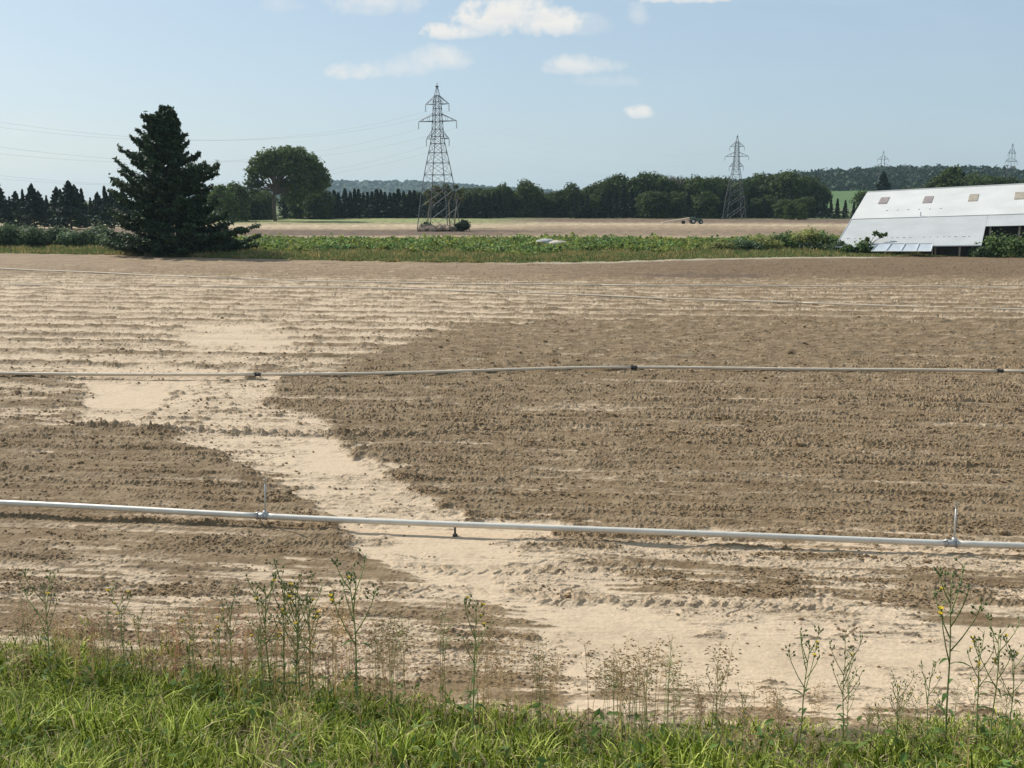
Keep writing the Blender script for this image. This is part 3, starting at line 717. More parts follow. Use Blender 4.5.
for (px, b, t, w, m) in ((720,252,240,34,m_shrub_y),(744,252,239,32,m_shrub_g),(764,251,236,34,m_shrub_y),(786,250,232,36,m_shrub),(806,250,230,34,m_shrub_y),(824,250,232,26,m_shrub),(835,253,240,16,m_shrub_g)):
    shrub(px, b, t, w, m, 'yellow green bush in the thicket left of the white barn', 'bushes in the thicket left of the barn', ls=.16)
shrub(810, 252, 242, 20, m_pine, 'low dark bush at the front of the thicket left of the barn', ls=.15)
shrub(995, 256.8, 236, 15, m_shrub, 'ragged leafy bush in front of the barn eave, right of the glass frames', ls=.19, ragged=.5, dens=.6)
shrub(1017, 256.8, 231, 13, m_shrub, 'leafy bush in front of the barn at the right edge of the photo', ls=.17, ragged=.5, dens=.6)
shrub(979, 256.8, 245, 14, m_shrub_g, 'low bush under the step of the barn eave', ls=.15)

# rough grass and leafy crop beyond the field
m_leafy = mat_leaf('leafy_crop', (.16, .205, .052), .4)
m_rough = mat_leaf('rough_grass', (.21, .205, .085), .4)
def strip():
    xe = np.array([-900,0,130,260,400,512,600,700,800,900,1024,1900.]); ye = np.array([254,254,255.5,259,262.5,264,263,259.5,257,256.5,256.5,257.])
    # leafy crop: px 250..820, between py 240 and py 256
    n = 64000; px = rng.uniform(235, 860, n); f = rng.uniform(0, 1, n)
    hi = 241.0+1.0*np.sin(px*.02); lo = np.interp(px, xe, ye)-6.5+2*np.sin(px*.05)-3*np.sin(px*.017+1)**2
    lo = np.where(px > 700, lo-2.5, lo)
    py = hi+(lo-hi)*f**1.0
    Yv = CAMH/np.tan(PITCH+np.arctan((py-384)/1000)); Xv = (px-512)/1000*Yv*1.0
    clump = fbm(Xv/1.6, Yv/1.6, 3, 500); hgt = .18+.75*np.clip(clump+.3, 0, 1.2)
    keep = rng.uniform(0, 1, n) < (.18+.6*(clump > -.1)); keep &= ~((px > 700) & (rng.uniform(0,1,n) < .35))
    Xv, Yv, hgt, clump = Xv[keep], Yv[keep], hgt[keep], clump[keep]; n = len(Xv)
    P = np.stack([Xv, Yv, hgt*rng.uniform(.35, 1.0, n)], 1)
    big = fbm(Xv/7, Yv/4, 3, 507)[:, None]; T = tintv(n, .4, 1.5, .15)*(1+.5*clump[:, None])*np.concatenate([1+.5*big, 1+.15*big, 1-.1*big], 1)
    V, F, C_ = leaf_quads(P, np.tile([0,0,1.], (n, 1)), .29, T, 1.3)
    o = link('leafy_crop', np_mesh('leafy_crop', V, F, C_), None, m_leafy); tag(o, 'bright green leafy vines covering the strip beyond the ploughed field', 'crop', kind='stuff')
    # rough grass: upright blades as thin quads
    n = 135000; px = rng.uniform(-260, 1300, n); f = rng.uniform(0, 1, n)**1.2; lo = np.interp(px, xe, ye)-.25; wd = np.where((px > 240) & (px < 860), 9.0, 6.5)
    wd = np.where(px > 690, 14.0, wd); wd = np.where(px > 845, 5.5, wd)
    py = lo-f*wd
    Yv = CAMH/np.tan(PITCH+np.arctan((py-384)/1000)); Xv = (px-512)/1000*Yv
    c = fbm(Xv/2.2, Yv/2.2, 3, 520); h = np.where(px > 838, .55, 1)*(.26+.3*np.clip(c+.3, 0, 1))*rng.uniform(.5, 1.3, n)*np.where(f < .12, .6, 1)
    an = rng.uniform(0, math.pi, n); wv = .045*rng.uniform(.6, 1.5, n); lx = rng.normal(size=n)*.12; ly = rng.normal(size=n)*.12
    b0 = np.stack([Xv-np.cos(an)*wv, Yv-np.sin(an)*wv, np.zeros(n)], 1); b1 = np.stack([Xv+np.cos(an)*wv, Yv+np.sin(an)*wv, np.zeros(n)], 1)
    t1 = np.stack([Xv+lx+np.cos(an)*wv*.3, Yv+ly, h], 1); t0 = np.stack([Xv+lx-np.cos(an)*wv*.3, Yv+ly, h*.97], 1)
    V = np.stack([b0, b1, t1, t0], 1).reshape(-1, 3); dry = (rng.uniform(0, 1, n) < .25+.5*(c > .25))[:, None]
    T = np.where(dry, tintv(n, .9, 1.5, .1)*np.array([1.35, 1.1, 1.1]), tintv(n, .6, 1.15, .15)*np.array([.7, .95, .7]))
    o = link('rough_grass', np_mesh('rough_grass', V, np.arange(4*n).reshape(n, 4), np.repeat(T, 4, axis=0)), None, m_rough); tag(o, 'rough green and straw coloured grass along the far edge of the ploughed field', 'grass', kind='stuff')
strip()

# ------------------------------------------------------------------ pylons and power lines
m_steel = mat_basic('galvanised_steel', (.12, .125, .13), .6, .3, var=.1, scale=2)
m_insul = mat_basic('insulator_glass', (.16, .15, .14), .4, 0, var=.1)
def make_pylon(far=False):
    root = empty('pylon')
    HT = 24.0
    prof = [(0,2.85),(6.5,2.2),(10.5,1.62),(14.5,.95),(16.0,.78),(19.0,.62),(21.7,.5),(24.0,.05)]
    zs = [p[0] for p in prof]; ws = [p[1] for p in prof]
    hw = lambda z: float(np.interp(z, zs, ws))
    cn = [(-1,-1),(1,-1),(1,1),(-1,1)]
    for sx, sy in cn:
        m = MB(); pts = [(sx*hw(z), sy*hw(z), z-(0.3 if z == 0 else 0)) for z in zs]
        m.tube(pts, [.085,.08,.075,.065,.06,.055,.05,.045], 4); m.build('leg', m_steel, root)
    lv = [0, 3.8, 6.9, 9.3, 11.3, 13.0, 14.5, 15.7, 16.9, 18.1, 19.2, 20.3, 21.4, 22.4]
    m = MB()
    if far: lv = [0, 6.5, 10.5, 14.5, 18.2, 21.0]
    for a, b in zip(lv[:-1], lv[1:]):
        for i in range(4):
            (x0, y0), (x1, y1) = cn[i], cn[(i+1) % 4]
            A0 = Vector((x0*hw(a), y0*hw(a), a)); A1 = Vector((x1*hw(a), y1*hw(a), a)); B0 = Vector((x0*hw(b), y0*hw(b), b)); B1 = Vector((x1*hw(b), y1*hw(b), b))
            bw = .045 if far else .065
            if not (far and a > 12): m.bar(A0, B1, bw); m.bar(A1, B0, bw)
            if b > 5: m.bar(B0, B1, .075)
    m.build('bracing', m_steel, root)
    for (z, half, rise) in ((21.0, 2.15, 1.35), (18.2, 3.5, 1.25), (15.3, 2.1, 1.35)):
        for s in (-1, 1):
            m = MB(); tip = Vector((s*half, 0, z))
            for sy in (-1, 1):
                w = hw(z); w2 = hw(z+rise)
                m.bar((s*w, sy*w, z), tip, .12, .09); m.bar((s*w2, sy*w2, z+rise), tip, .10, .08)
                for t in (.35, .7):
                    p = Vector((s*w, sy*w, z)).lerp(tip, t); q = Vector((s*w2, sy*w2, z+rise)).lerp(tip, t); m.bar(p, q, .05)
            m.build('cross_arm', m_steel, root)
            m = MB(); m.tube([tip, tip-Vector((0,0,1.15))], .03, 5)
            for i in range(7): m.cyl(tip-Vector((0,0,.2+i*.13)), (0,0,1), .09, .05, 8)
            m.cyl(tip-Vector((0,0,1.15)), (0,1,0), .05, .3, 6); m.build('insulator', m_insul, root)
    m = MB(); m.tube([(0,0,23.6),(0,0,24.5)], [.08,.05], 6); m.box((0,0,23.9),(.5,.5,.12)); m.build('peak_cap', m_steel, root)
    return root
pyl = make_pylon()
def foot_at(px, Y): q = WD(px, 199, Y); return Vector((q.x, Y, 0))
P1 = foot_at(438.5, 167); P2 = foot_at(735, 254); P3 = foot_at(880.5, 398); P4 = foot_at(1008, 345)
line_rot = math.atan2((P2-P1).y, (P2-P1).x)-math.pi/2       # arms square to the line
pyl.location = P1; pyl.scale = (.955,)*3; pyl.rotation_euler.z = line_rot*.5
tag(pyl, 'nearest and tallest lattice steel pylon standing on a rubble heap left of centre', 'pylon', 'lattice pylons crossing the fields')
pc = kids(pyl)
copy_thing(pyl, P2, line_rot*.7, (.845,.845,.845), 'second lattice pylon in front of the wood right of centre', None, pc)
pylf = make_pylon(True); pcf = kids(pylf); pylf.location = P3; pylf.rotation_euler.z = line_rot*.7; pylf.scale = (.96,)*3
tag(pylf, 'distant lattice pylon standing above the wooded hill left of the barn ridge skylights', 'pylon', 'lattice pylons crossing the fields')

copy_thing(pylf, P4, line_rot+1.2, (.96,.96,.96), 'distant lattice pylon at the right edge above the barn roof', None, pcf)
m_wire = mat_basic('cable', (.16, .17, .18), .6, .3)
def cable(a, b, sag, r, label, group):
    m = MB(); n = 28; pts = []
    for i in range(n+1):
        t = i/n; p = a.lerp(b, t); p.z -= 4*sag*t*(1-t); pts.append(p)
    m.tube(pts, r, 5); o = m.build('power_cable', m_wire, None, True); tag(o, label, 'cable', group)
P0 = P1-(P2-P1)
def arm_pt(P, s, z, half, rot, k=1.0): return P+Vector((s*half*math.cos(rot)*k, s*half*math.sin(rot)*k, (z-1.15)*k))
for (z, half, nm) in ((21.0, 2.15, 'top'), (18.2, 3.5, 'middle'), (15.3, 2.1, 'lowest')):
    for s in (-1, 1):
        sd = 'left' if s < 0 else 'right'
        r1 = line_rot*.5; r2 = line_rot*.7
        cable(arm_pt(P0, s, z, half, r1), arm_pt(P1, s, z, half, r1, .955), 7.2, .007, f'thin cable crossing the left sky from the {sd} end of the nearest pylon\'s {nm} arm', 'power cables left of the nearest pylon')
        cable(arm_pt(P1, s, z, half, r1, .955), arm_pt(P2, s, z, half, r2, .845), 3.5, .003, f'faint cable joining the {sd} ends of the {nm} arms of the two nearest pylons', 'power cables between the two nearest pylons')

# rubble heap and thin trees at the foot of the first pylon
m_rub = mat_basic('rubble', (.30, .22, .16), .95, var=.4, scale=1.5, bump=.5)
m_log = mat_basic('weathered_logs', (.36, .29, .22), .9, var=.35, scale=2)
def heap():
    b = W(441, 231.2); root = empty('rubble_heap', (b.x, b.y, 0))
    m = MB()
    for i in range(70):
        x = random.uniform(-3.4, 3.4); y = random.uniform(-1.2, 1.8); z = random.uniform(.05, .75)*(1-abs(x)/5)
        m.ball((x, y, z), random.uniform(.22, .6), 7, (1.2, 1, .7), .25)
    m.build('rubble', m_rub, root)
    m = MB()
    for i in range(34):
        a = Vector((random.uniform(-3.3, 3.3), random.uniform(-1.6, .6), random.uniform(.2, 1.0))); d = Vector((random.uniform(-1, 1), random.uniform(-.4, .4), random.uniform(-.18, .28)))*random.uniform(.6, 1.6)
        m.tube([a-d*.5, a, a+d*.5+Vector((0,0,.05))], [.09,.08,.04], 6)
    m.build('log', m_log, root); tag(root, 'low heap of rubble and broken logs around the foot of the nearest pylon', 'heap')
heap()
shrub(462, 231.5, 221, 13, m_pine, 'small dark bush at the right end of the rubble heap', ls=.2)
shrub(427, 230.5, 223, 10, m_pine, 'small dark bush at the left end of the rubble heap', ls=.2)
m_sparse = mat_leaf('birch_leaves', (.105, .125, .045), .4)
def thin_tree(px, base, lean, crown, label):
    b = W(px, base); Y = b.y; k = Y/1000.0; root = empty('thin_tree', (b.x, Y, 0)); tb = MB(); P = []
    top = Vector((lean*k, 0, (base-crown[0][1])*k))
    tb.tube([(0,0,0), Vector((lean*k*.4, .1, top.z*.5)), top], [.14,.10,.03], 6)
    for (cx, cy, r) in crown:
        c = Vector(((cx-px)*k, random.uniform(-.6,.6), (base-cy)*k)); s = Vector((lean*k*.4, .1, top.z*random.uniform(.4, .7))); tb.tube([s, s.lerp(c,.6)+Vector((0,0,.15)), c], [.05,.03,.012], 4, False)
        n = int(24*r*r/4)+40; d = rng.normal(size=(n,3)); d /= np.linalg.norm(d, axis=1, keepdims=True); P.append(np.array(c[:])+d*(r*k)*rng.uniform(0,1,(n,1))**.5*np.array([1,1,.75]))
    P = np.concatenate(P); V, F, C_ = leaf_quads(P, np.tile([0,0,1.],(len(P),1)), .26, tintv(len(P)))
    link('crown', np_mesh('crown', V, F, C_), root, m_sparse); tb.build('trunk', m_bark_p, root, True); tag(root, label, 'tree')
thin_tree(427, 228, 6, [(436,190,5),(430,194,5),(441,192,4),(432,200,4),(446,188,4),(428,204,3)], 'thin pale stemmed tree leaning right inside the left legs of the nearest pylon')
thin_tree(450, 228, -2, [(447,190,5),(452,194,4),(456,188,3),(449,200,3)], 'thin upright tree with a sparse crown in the middle of the nearest pylon')
thin_tree(454, 228, 5, [(460,193,4),(457,199,3),(463,200,3)], 'thin tree leaning right beside the right legs of the nearest pylon')
def bare_tree(px, base, top, Y, label):
    k = Y/1000.0; x = (px-512)*k; root = empty('bare_tree', (x, Y, 0)); m = MB(); h = CAMH+(199-top)*k
    def br(p, d, L_, r, dep):
        q = p+d*L_; m.tube([p, q], [r, r*.6], 4, False)
        if dep == 0: return
        for i in range(4 if dep > 1 else 3):
            e = (d+Vector((random.uniform(-.8,.8), random.uniform(-.8,.8), random.uniform(-.1,.5)))).normalized(); br(p+d*L_*random.uniform(.5,1), e, L_*.62, r*.55, dep-1)
    br(Vector((0,0,h*.45)), Vector((0,0,1)), h*.22, .2, 4); m.tube([(0,0,-.3),(0,0,h*.46)], [.3,.2], 6)
    m.build('trunk', m_bark_p, root); tag(root, label, 'tree')
bare_tree(664, 216, 170, 286, 'leafless grey tree showing above the high wood left of the second pylon')
bare_tree(676, 216, 172, 286, 'second leafless grey tree above the high wood, nearer the second pylon')

# ------------------------------------------------------------------ barn
m_roof = mat_basic('white_roof_sheet', (.585, .575, .54), .6, 0, var=.10, scale=.35, wave=1.6, spec=.3)
m_roof_l = mat_basic('grey_white_roof_sheet', (.45, .452, .435), .6, 0, var=.08, scale=.6, wave=1.6, spec=.3)
m_wall_shade = mat_basic('shaded_wall', (.055, .05, .045), .9, var=.3, scale=3)  # shade under the eave is put into this wall colour
m_sky_l = mat_basic('fibreglass_skylight', (.36, .30, .22), .5, var=.25, scale=2)
m_sky_d = mat_basic('fibreglass_skylight_dull', (.30, .24, .22), .5, var=.25, scale=2)
m_trim = mat_basic('roof_trim', (.42, .44, .47), .5, .3, var=.1)
def slab(name, quad, th, mat, parent, nu=1, off=0.0):
    """roof sheet with thickness over 4 corners (eaveL, eaveR, ridgeR, ridgeL)"""
    a, b, c, d = [Vector(q) for q in quad]; n = (b-a).cross(d-a).normalized()
    if n.z < 0: n = -n
    nu = max(1, int((b-a).length/1.5)); nv = 4 if (d-a).length > 3 else 1
    vs = []; fs = []
    for k_, o_ in enumerate((off+th, off)):
        for i in range(nu+1):
            for j in range(nv+1): vs.append(tuple(a.lerp(b, i/nu).lerp(d.lerp(c, i/nu), j/nv)+n*o_))
    ix = lambda k_, i, j: k_*(nu+1)*(nv+1)+i*(nv+1)+j
    for i in range(nu):
        for j in range(nv):
            fs.append((ix(0,i,j), ix(0,i+1,j), ix(0,i+1,j+1), ix(0,i,j+1))); fs.append((ix(1,i,j+1), ix(1,i+1,j+1), ix(1,i+1,j), ix(1,i,j)))
    for i in range(nu):
        fs.append((ix(1,i,0), ix(1,i+1,0), ix(0,i+1,0), ix(0,i,0))); fs.append((ix(0,i,nv), ix(0,i+1,nv), ix(1,i+1,nv), ix(1,i,nv)))
    for j in range(nv):
        fs.append((ix(0,0,j), ix(0,0,j+1), ix(1,0,j+1), ix(1,0,j))); fs.append((ix(1,nu,j), ix(1,nu,j+1), ix(0,nu,j+1), ix(0,nu,j)))
    me = bpy.data.meshes.new(name); me.from_pydata(vs, [], fs); me.update()
    uv = me.uv_layers.new(name='UVMap'); Lx = (b-a).length
    for p in me.polygons:
        for li in p.loop_indices:
            v = me.vertices[me.loops[li].vertex_index].co; t = (v-a).dot((b-a).normalized()); uv.data[li].uv = (t, 0)
    return link(name, me, parent, mat)
def barn():
    root = empty('barn', (30.6, 94, 0))
    inv = Vector((30.6, 94, 0))
    EL = WD(835.5, 247, 94.0); RL = WD(867.5, 193.2, 110.0)
    # directions along the building
    ER = WD(981.5, 245.3, 88.4); RR = WD(1024, 185.2, 102.9)
    ed = (ER-EL).normalized(); rd = (RR-RL).normalized(); LEN = 38.0
    E = lambda t: EL+ed*t; Rg = lambda t: RL+rd*t
    Pt = lambda t, v: E(t).lerp(Rg(t), v)
    tE = (ER-EL).length
    vb = .475; vstep = .285
    loc = lambda q: [p-inv for p in q]
    slab('roof', loc([Pt(0,vb-.01), Pt(LEN,vb-.01), Pt(LEN,1), Pt(0,1)]), .06, m_roof, root, off=.05)
    slab('lower_roof', loc([Pt(0,0), Pt(tE,0), Pt(tE,vb+.01), Pt(0,vb+.01)]), .045, m_roof_l, root)
    slab('lower_roof', loc([Pt(tE+.02,vstep), Pt(LEN,vstep), Pt(LEN,vb+.01), Pt(tE+.02,vb+.01)]), .045, m_roof_l, root)
    # back slope
    back = Vector((.469, .883, 0))*16
    slab('back_roof', loc([Pt(0,1)+back+Vector((0,0,-5)), Pt(LEN,1)+back+Vector((0,0,-5)), Pt(LEN,1), Pt(0,1)]), .06, m_roof, root, off=.03)
    m = MB(); m.tube([p-inv+Vector((0,0,.12)) for p in (Pt(0,1), Pt(LEN,1))], .1, 6); m.build('ridge_cap', m_roof, root)
    m = MB(); m.tube([p-inv+Vector((0,0,.02)) for p in (Pt(-.02,0), Pt(-.02,1))], .07, 4); m.tube([p-inv+Vector((0,0,-.02)) for p in (Pt(0,0), Pt(tE,0))], .07, 4); m.build('trim', m_trim, root)
    # rows of roof screws / lap marks on the lower sheet
    m = MB()
    for t in np.arange(.8, tE-.3, .55):
        if random.random() < .75: m.box(Pt(t+random.uniform(-.1,.1), .13)-inv+Vector((0,0,.05)), (random.uniform(.1,.35), .12, .03))
    for t in np.arange(3, 9, 1.0): m.box(Pt(t, .60)-inv+Vector((0,0,.135)), (random.uniform(.1,.3), .1, .03))
    m.build('roof_fixing', m_trim, root)
    m = MB(); m.tube([Pt(6.4, vb)-inv+Vector((0,0,.1)), Pt(6.4, vb)-inv+Vector((0,0,.5))], .05, 6); m.build('vent_pipe', m_trim, root)
    # skylights
    for i, (px, py) in enumerate(((883.6,202),(927.6,201.2),(973,199.3),(1019.5,196.8),(1067,194.5),(1116,192))):
        # find t, v by search
        best = None
        for t in np.arange(0, LEN, .1):
            for v in (.78,.80,.82,.84,.86):
                q = Pt(t, v); u_, w_ = proj(q.x, q.y, q.z); e = (u_-px)**2+(w_-py)**2
                if best is None or e < best[0]: best = (e, t, v)
        _, t, v = best; o = slab('skylight', loc([Pt(t-.42,v-.065), Pt(t+.42,v-.065), Pt(t+.42,v+.065), Pt(t-.42,v+.065)]), .03, m_sky_d if i < 2 else m_sky_l, root, off=.13)
    # walls
    m = MB()
    inn = Vector((.469, .883, 0))*.45
    def wall(p, q, mm, z0=-.3):
        a = p+inn-inv; b = q+inn-inv; a.z -= .12; b.z -= .12; mm.add([(a.x,a.y,z0),(b.x,b.y,z0),tuple(b),tuple(a),(a.x+.1,a.y+.2,z0),(b.x+.1,b.y+.2,z0),(b.x+.1,b.y+.2,b.z),(a.x+.1,a.y+.2,a.z)], [(0,1,2,3),(5,4,7,6),(3,2,6,7),(0,4,5,1),(0,3,7,4),(1,5,6,2)])
    wall(Pt(.3,.02), Pt(tE,.02), m); wall(Pt(tE-.2,vstep+.03), Pt(LEN,vstep+.03), m)  # dark colour of the right stretch stands in for the shaded opening
    g = Pt(.35,0)-inv; r = Pt(.35,1)-inv; k = Pt(.35,1)+back+Vector((0,0,-5))-inv
    m.add([(g.x,g.y,-.3),(k.x,k.y,-.3),(k.x,k.y,k.z-.1),(r.x,r.y,r.z-.1),(g.x,g.y,g.z-.1)], [(0,1,2,3,4)])
    m.build('wall', m_wall_shade, root)
    for t in np.arange(.6, tE, 2.0): p = Pt(t, 0)+inn*.5-inv; m = MB(); m.box((p.x, p.y, (p.z-.2)/2), (.12,.12,max(.3,p.z-.05))); m.build('post', m_log, root)
    for t in np.arange(tE+.4, LEN, 2.4): p = Pt(t, vstep)+inn*.3-inv; m = MB(); m.box((p.x, p.y, (p.z-.1)/2), (.14,.14,p.z)); m.build('post', m_log, root)
    tag(root, 'long low barn with a huge pale metal roof and small brown skylights at right', 'barn')
barn()
# leaning glazed frames in front of the barn
m_pane = mat_basic('whitewashed_glazing', (.50, .54, .57), .4, var=.12, scale=1.2)
m_frame = mat_basic('frame_timber', (.62, .62, .60), .6, var=.08)
def cold_frame(x0, x1, x0t, x1t, label):
    yy = lambda q: 91.0-.0386*(q-870)
    a = WD(x0, 251.6, yy(x0)); b = WD(x1, 251.6, yy(x1)); d = WD(x0t, 243.9, yy(x0t)+1.2); c = WD(x1t, 243.7, yy(x1t)+1.2)
    o = Vector((a.x, a.y, 0)); root = empty('glazed_frame', o); q = [v-o for v in (a,b,c,d)]
    slab('pane', q, .02, m_pane, root)
    m = MB()
    for i in range(4): m.bar(q[i]+Vector((0,-.02,.04)), q[(i+1) % 4]+Vector((0,-.02,.04)), .10)
    m.build('frame', m_frame, root)
    m = MB()
    for v in (q[2], q[3]): m.bar(Vector((v.x, v.y+.02, 0)), v, .07)
    m.build('leg', m_log, root)
    tag(root, label, 'glazed frame', 'glazed frames leaning along the barn front')
for i, lb in enumerate(('leftmost of the four whitish glazed frames leaning at the barn front', 'second from left of the four whitish glazed frames at the barn front', 'third from left of the four whitish glazed frames at the barn front', 'rightmost of the four whitish glazed frames at the barn front')):
    cold_frame(871+15*i, 885.7+15*i, 878+13.8*i, 891.5+13.8*i, lb)
# sapling before the barn
for (px, b, t, w) in ((846,253.8,245,12),(862,254,242,14),(936,254.6,248,9),(955,255,248.5,10),(905,254.8,250,12)):
    shrub(px, b, t, w, m_shrub, 'small weedy bush along the foot of the barn front', 'small weedy bushes along the barn front', ls=.15, ragged=.5)
def sapling():
    b = W(868, 254); k = b.y/1000.0; root = empty('sapling', (b.x, b.y, 0)); tb = MB(); P = []
    tips = [(874,234,3.0),(867,240,2.4),(880,236,2.6),(885,235,1.6),(866,246,2.6),(872,250,3),(862,251,3),(876,252,3)]
    for (x, y, r) in tips:
        c = Vector(((x-868)*k, random.uniform(-.3,.3), (254-y)*k)); tb.tube([(0,0,0), Vector((c.x*.3, c.y*.3, c.z*.6)), c], [.035,.025,.01], 5, False)
        n = 70; r *= 1.15; d = rng.normal(size=(n,3)); d /= np.linalg.norm(d,axis=1,keepdims=True); P.append(np.array(c[:])+d*r*k*rng.uniform(0,1,(n,1))**.5)
    P = np.concatenate(P); V, F, C_ = leaf_quads(P, np.tile([0,0,1.],(len(P),1)), .17, tintv(len(P)))
    link('foliage', np_mesh('foliage', V, F, C_), root, m_broad); tb.build('stem', m_bark, root); tag(root, 'young tree with dark leaves in front of the left end of the barn', 'tree')
sapling()

# ------------------------------------------------------------------ tractor and trailer far out on the second field
m_green = mat_basic('green_machine_paint', (.05, .12, .07), .5, var=.15); m_rubber = mat_basic('rubber', (.03,.03,.032), .85); m_glass = mat_basic('cab_glass', (.10,.14,.16), .2, var=.05); m_tanp = mat_basic('tan_trailer_load', (.62,.50,.36), .8, var=.15)
def tractor():
    b = W(696, 223.9); root = empty('tractor', (b.x, b.y, 0)); 
    def wheel(x, y, r, w):
        m = MB(); m.cyl((x, y, r), (0,1,0), r, w, 20); o = m.build('wheel', m_rubber, root)
        h = MB(); h.cyl((x, y-w*.1, r), (0,1,0), r*.5, w*1.1, 12); h.build('rim', mat_trim2, o)
    for y in (-.65, .65): wheel(-.7, y, .55, .35); wheel(.95, y, .36, .25)
    m = MB(); m.box((.55, 0, .75), (1.35, .6, .5)); m.box((-.55, 0, .7), (1.1, .8, .4)); m.tube([(1.22,0,.55),(1.32,0,.55)], .22, 10); m.build('body', m_green, root)
    m = MB(); m.box((-.55, 0, 1.35), (.95, .95, .1)); 
    for x in (-.98, -.12):
        for y in (-.42, .42): m.bar((x, y, .8), (x, y, 1.35), .07)
    m.build('cab', m_green, root)
    m = MB(); m.box((-.55, 0, 1.08), (.8, .8, .4)); m.build('window', m_glass, root)
    m = MB(); m.tube([(.6,.15,1),(.6,.15,1.45)], .04, 8); m.build('exhaust', m_rubber, root)
    tag(root, 'small green tractor far out on the second field left of the second pylon', 'tractor')
    b = W(675.5, 223.8); root = empty('trailer', (b.x, b.y, 0)); m = MB()
    m.add([(-2.8,-.5,.12),(2.8,-.5,.95),(2.8,.5,.95),(-2.8,.5,.12),(-2.8,-.5,.34),(2.8,-.5,1.3),(2.8,.5,1.3),(-2.8,.5,.34)], [(0,3,2,1),(4,5,6,7),(0,1,5,4),(2,3,7,6),(1,2,6,5),(0,4,7,3)]); m.build('bed', m_tanp, root)
    for y in (-.5, .5):
        w = MB(); w.cyl((1.6, y, .32), (0,1,0), .32, .18, 14); w.build('wheel', m_rubber, root)
    m = MB(); m.bar((2.7,0,.7),(3.3,0,.6),.1); m.build('drawbar', m_rubber, root)
    tag(root, 'long tan tipped trailer hitched behind the small green tractor', 'trailer')
mat_trim2 = mat_basic('pale_rim', (.45,.48,.42), .5)
tractor()
m_rock = mat_basic('pale_rock', (.42,.41,.38), .9, var=.25, scale=3, bump=.5)
def rock(px, py, r, sx, label, mm):
    b = W(px, py); m = MB(); m.ball((0,0,r*.35), r, 12, (sx,1,.62), .07); o = m.build('boulder', mm, None, True); o.location = (b.x, b.y, .2); tag(o, label, 'boulder')
rock(546, 247.5, .75, 1.5, 'grey flat boulder among the leafy vines beyond the field', m_rock)
rock(558, 249.0, .7, 1.6, 'pale tan flat boulder right of the grey one among the leafy vines', mat_basic('tan_rock', (.55,.47,.36), .9, var=.2, scale=3, bump=.5))

# ------------------------------------------------------------------ irrigation pipes
m_alu = mat_basic('aluminium_pipe', (.68, .635, .55), .45, .15, var=.10, scale=6, spec=.5)
m_alu_d = mat_basic('dull_aluminium_pipe', (.66, .55, .41), .7, .0, var=.12, scale=5)
m_coup = mat_basic('coupling_steel', (.45, .45, .44), .5, .6, var=.2, scale=20)
m_dark = mat_basic('dark_coupling', (.07, .065, .06), .7, var=.2)
def irrigation(P, rad, zc, mat, cup_px, risers, cmat, label, feet=()):
    """P pixel points on the ground; zc height of the pipe centre"""
    pts = [W(p[0], p[1], zc) for p in P]
    # smooth curve through the points
    xs_ = np.array([p.x for p in pts]); ys_ = np.array([p.y for p in pts])
    xx = np.linspace(xs_[0], xs_[-1], 60)
    # quadratic smoothing of the polyline
    yy = np.interp(xx, xs_, ys_); 
    for _ in range(12): yy[1:-1] = (yy[:-2]+2*yy[1:-1]+yy[2:])/4
    zz = np.full(60, zc)+.015*np.sin(xx*.6)
    at = lambda px: (lambda x: Vector((x, float(np.interp(x, xx, yy)), float(np.interp(x, xx, zz)))))(float(xx[np.argmin(np.abs(512+1000*xx/(yy*cp+(CAMH-zz)*sp_)-px))]))
    o = Vector((xx[0], yy[0], 0)); root = empty('irrigation_line', o)
    cps = sorted(cup_px); knots = [-1e9]+cps+[1e9]; pxs = 512+1000*xx/(yy*cp+(CAMH-zz)*sp_)
    for a, b in zip(knots[:-1], knots[1:]):
        seg = []
        if a > -1e8: seg.append(at_exact(a, xx, yy, zz, pxs))
        seg += [Vector((xx[i], yy[i], zz[i])) for i in range(60) if a+2 < pxs[i] < b-2]
        if b < 1e8: seg.append(at_exact(b, xx, yy, zz, pxs))
        if len(seg) > 1:
            m = MB(); m.tube([p-o for p in seg], rad, 14); m.build('pipe_section', mat, root, True)
    for c in cps:
        p = at_exact(c, xx, yy, zz, pxs); q = at_exact(c+2, xx, yy, zz, pxs); t = (q-p).normalized(); m = MB()
        m.cyl(p-o, t, rad*1.15, rad*3.0, 14); m.cyl(p-o-t*rad*1.6, t, rad*1.32, rad*.5, 14); m.cyl(p-o+t*rad*1.6, t, rad*1.32, rad*.5, 14)
        m.bar(p-o-t*rad*2.6+Vector((0,-rad*.6,rad*.9)), p-o-t*rad*.5+Vector((0,-rad*.9,rad*1.6)), rad*.45)
        m.build('coupling', cmat, root, True)
    for (c, h, lean) in risers:
        p = at_exact(c, xx, yy, zz, pxs)-o; m = MB(); m.tube([p, p+Vector((lean, 0, h))], .0135, 8); m.cyl(p+Vector((0,0,rad*1.2)), (0,0,1), .03, .06, 10); rs = m.build('riser', m_alu_r, root, True)
        m = MB(); tp = p+Vector((lean, 0, h)); m.cyl(tp+Vector((0,0,.02)), (0,0,1), .02, .05, 10); m.bar(tp+Vector((-.03,0,.05)), tp+Vector((.03,0,.075)), .018); m.bar(tp+Vector((0,0,.04)), tp+Vector((0,0,.10)), .012); m.build('sprinkler_head', m_brass, rs)
    for c in feet:
        p = at_exact(c, xx, yy, zz, pxs)-o; m = MB(); m.box((p.x, p.y, (p.z-rad)/2), (.03,.03,p.z-rad)); m.box((p.x, p.y-.02, .02), (.07,.07,.05)); m.build('foot', m_dark, root)
    tag(root, label, 'irrigation pipe', 'irrigation pipe lines across the field'); return root
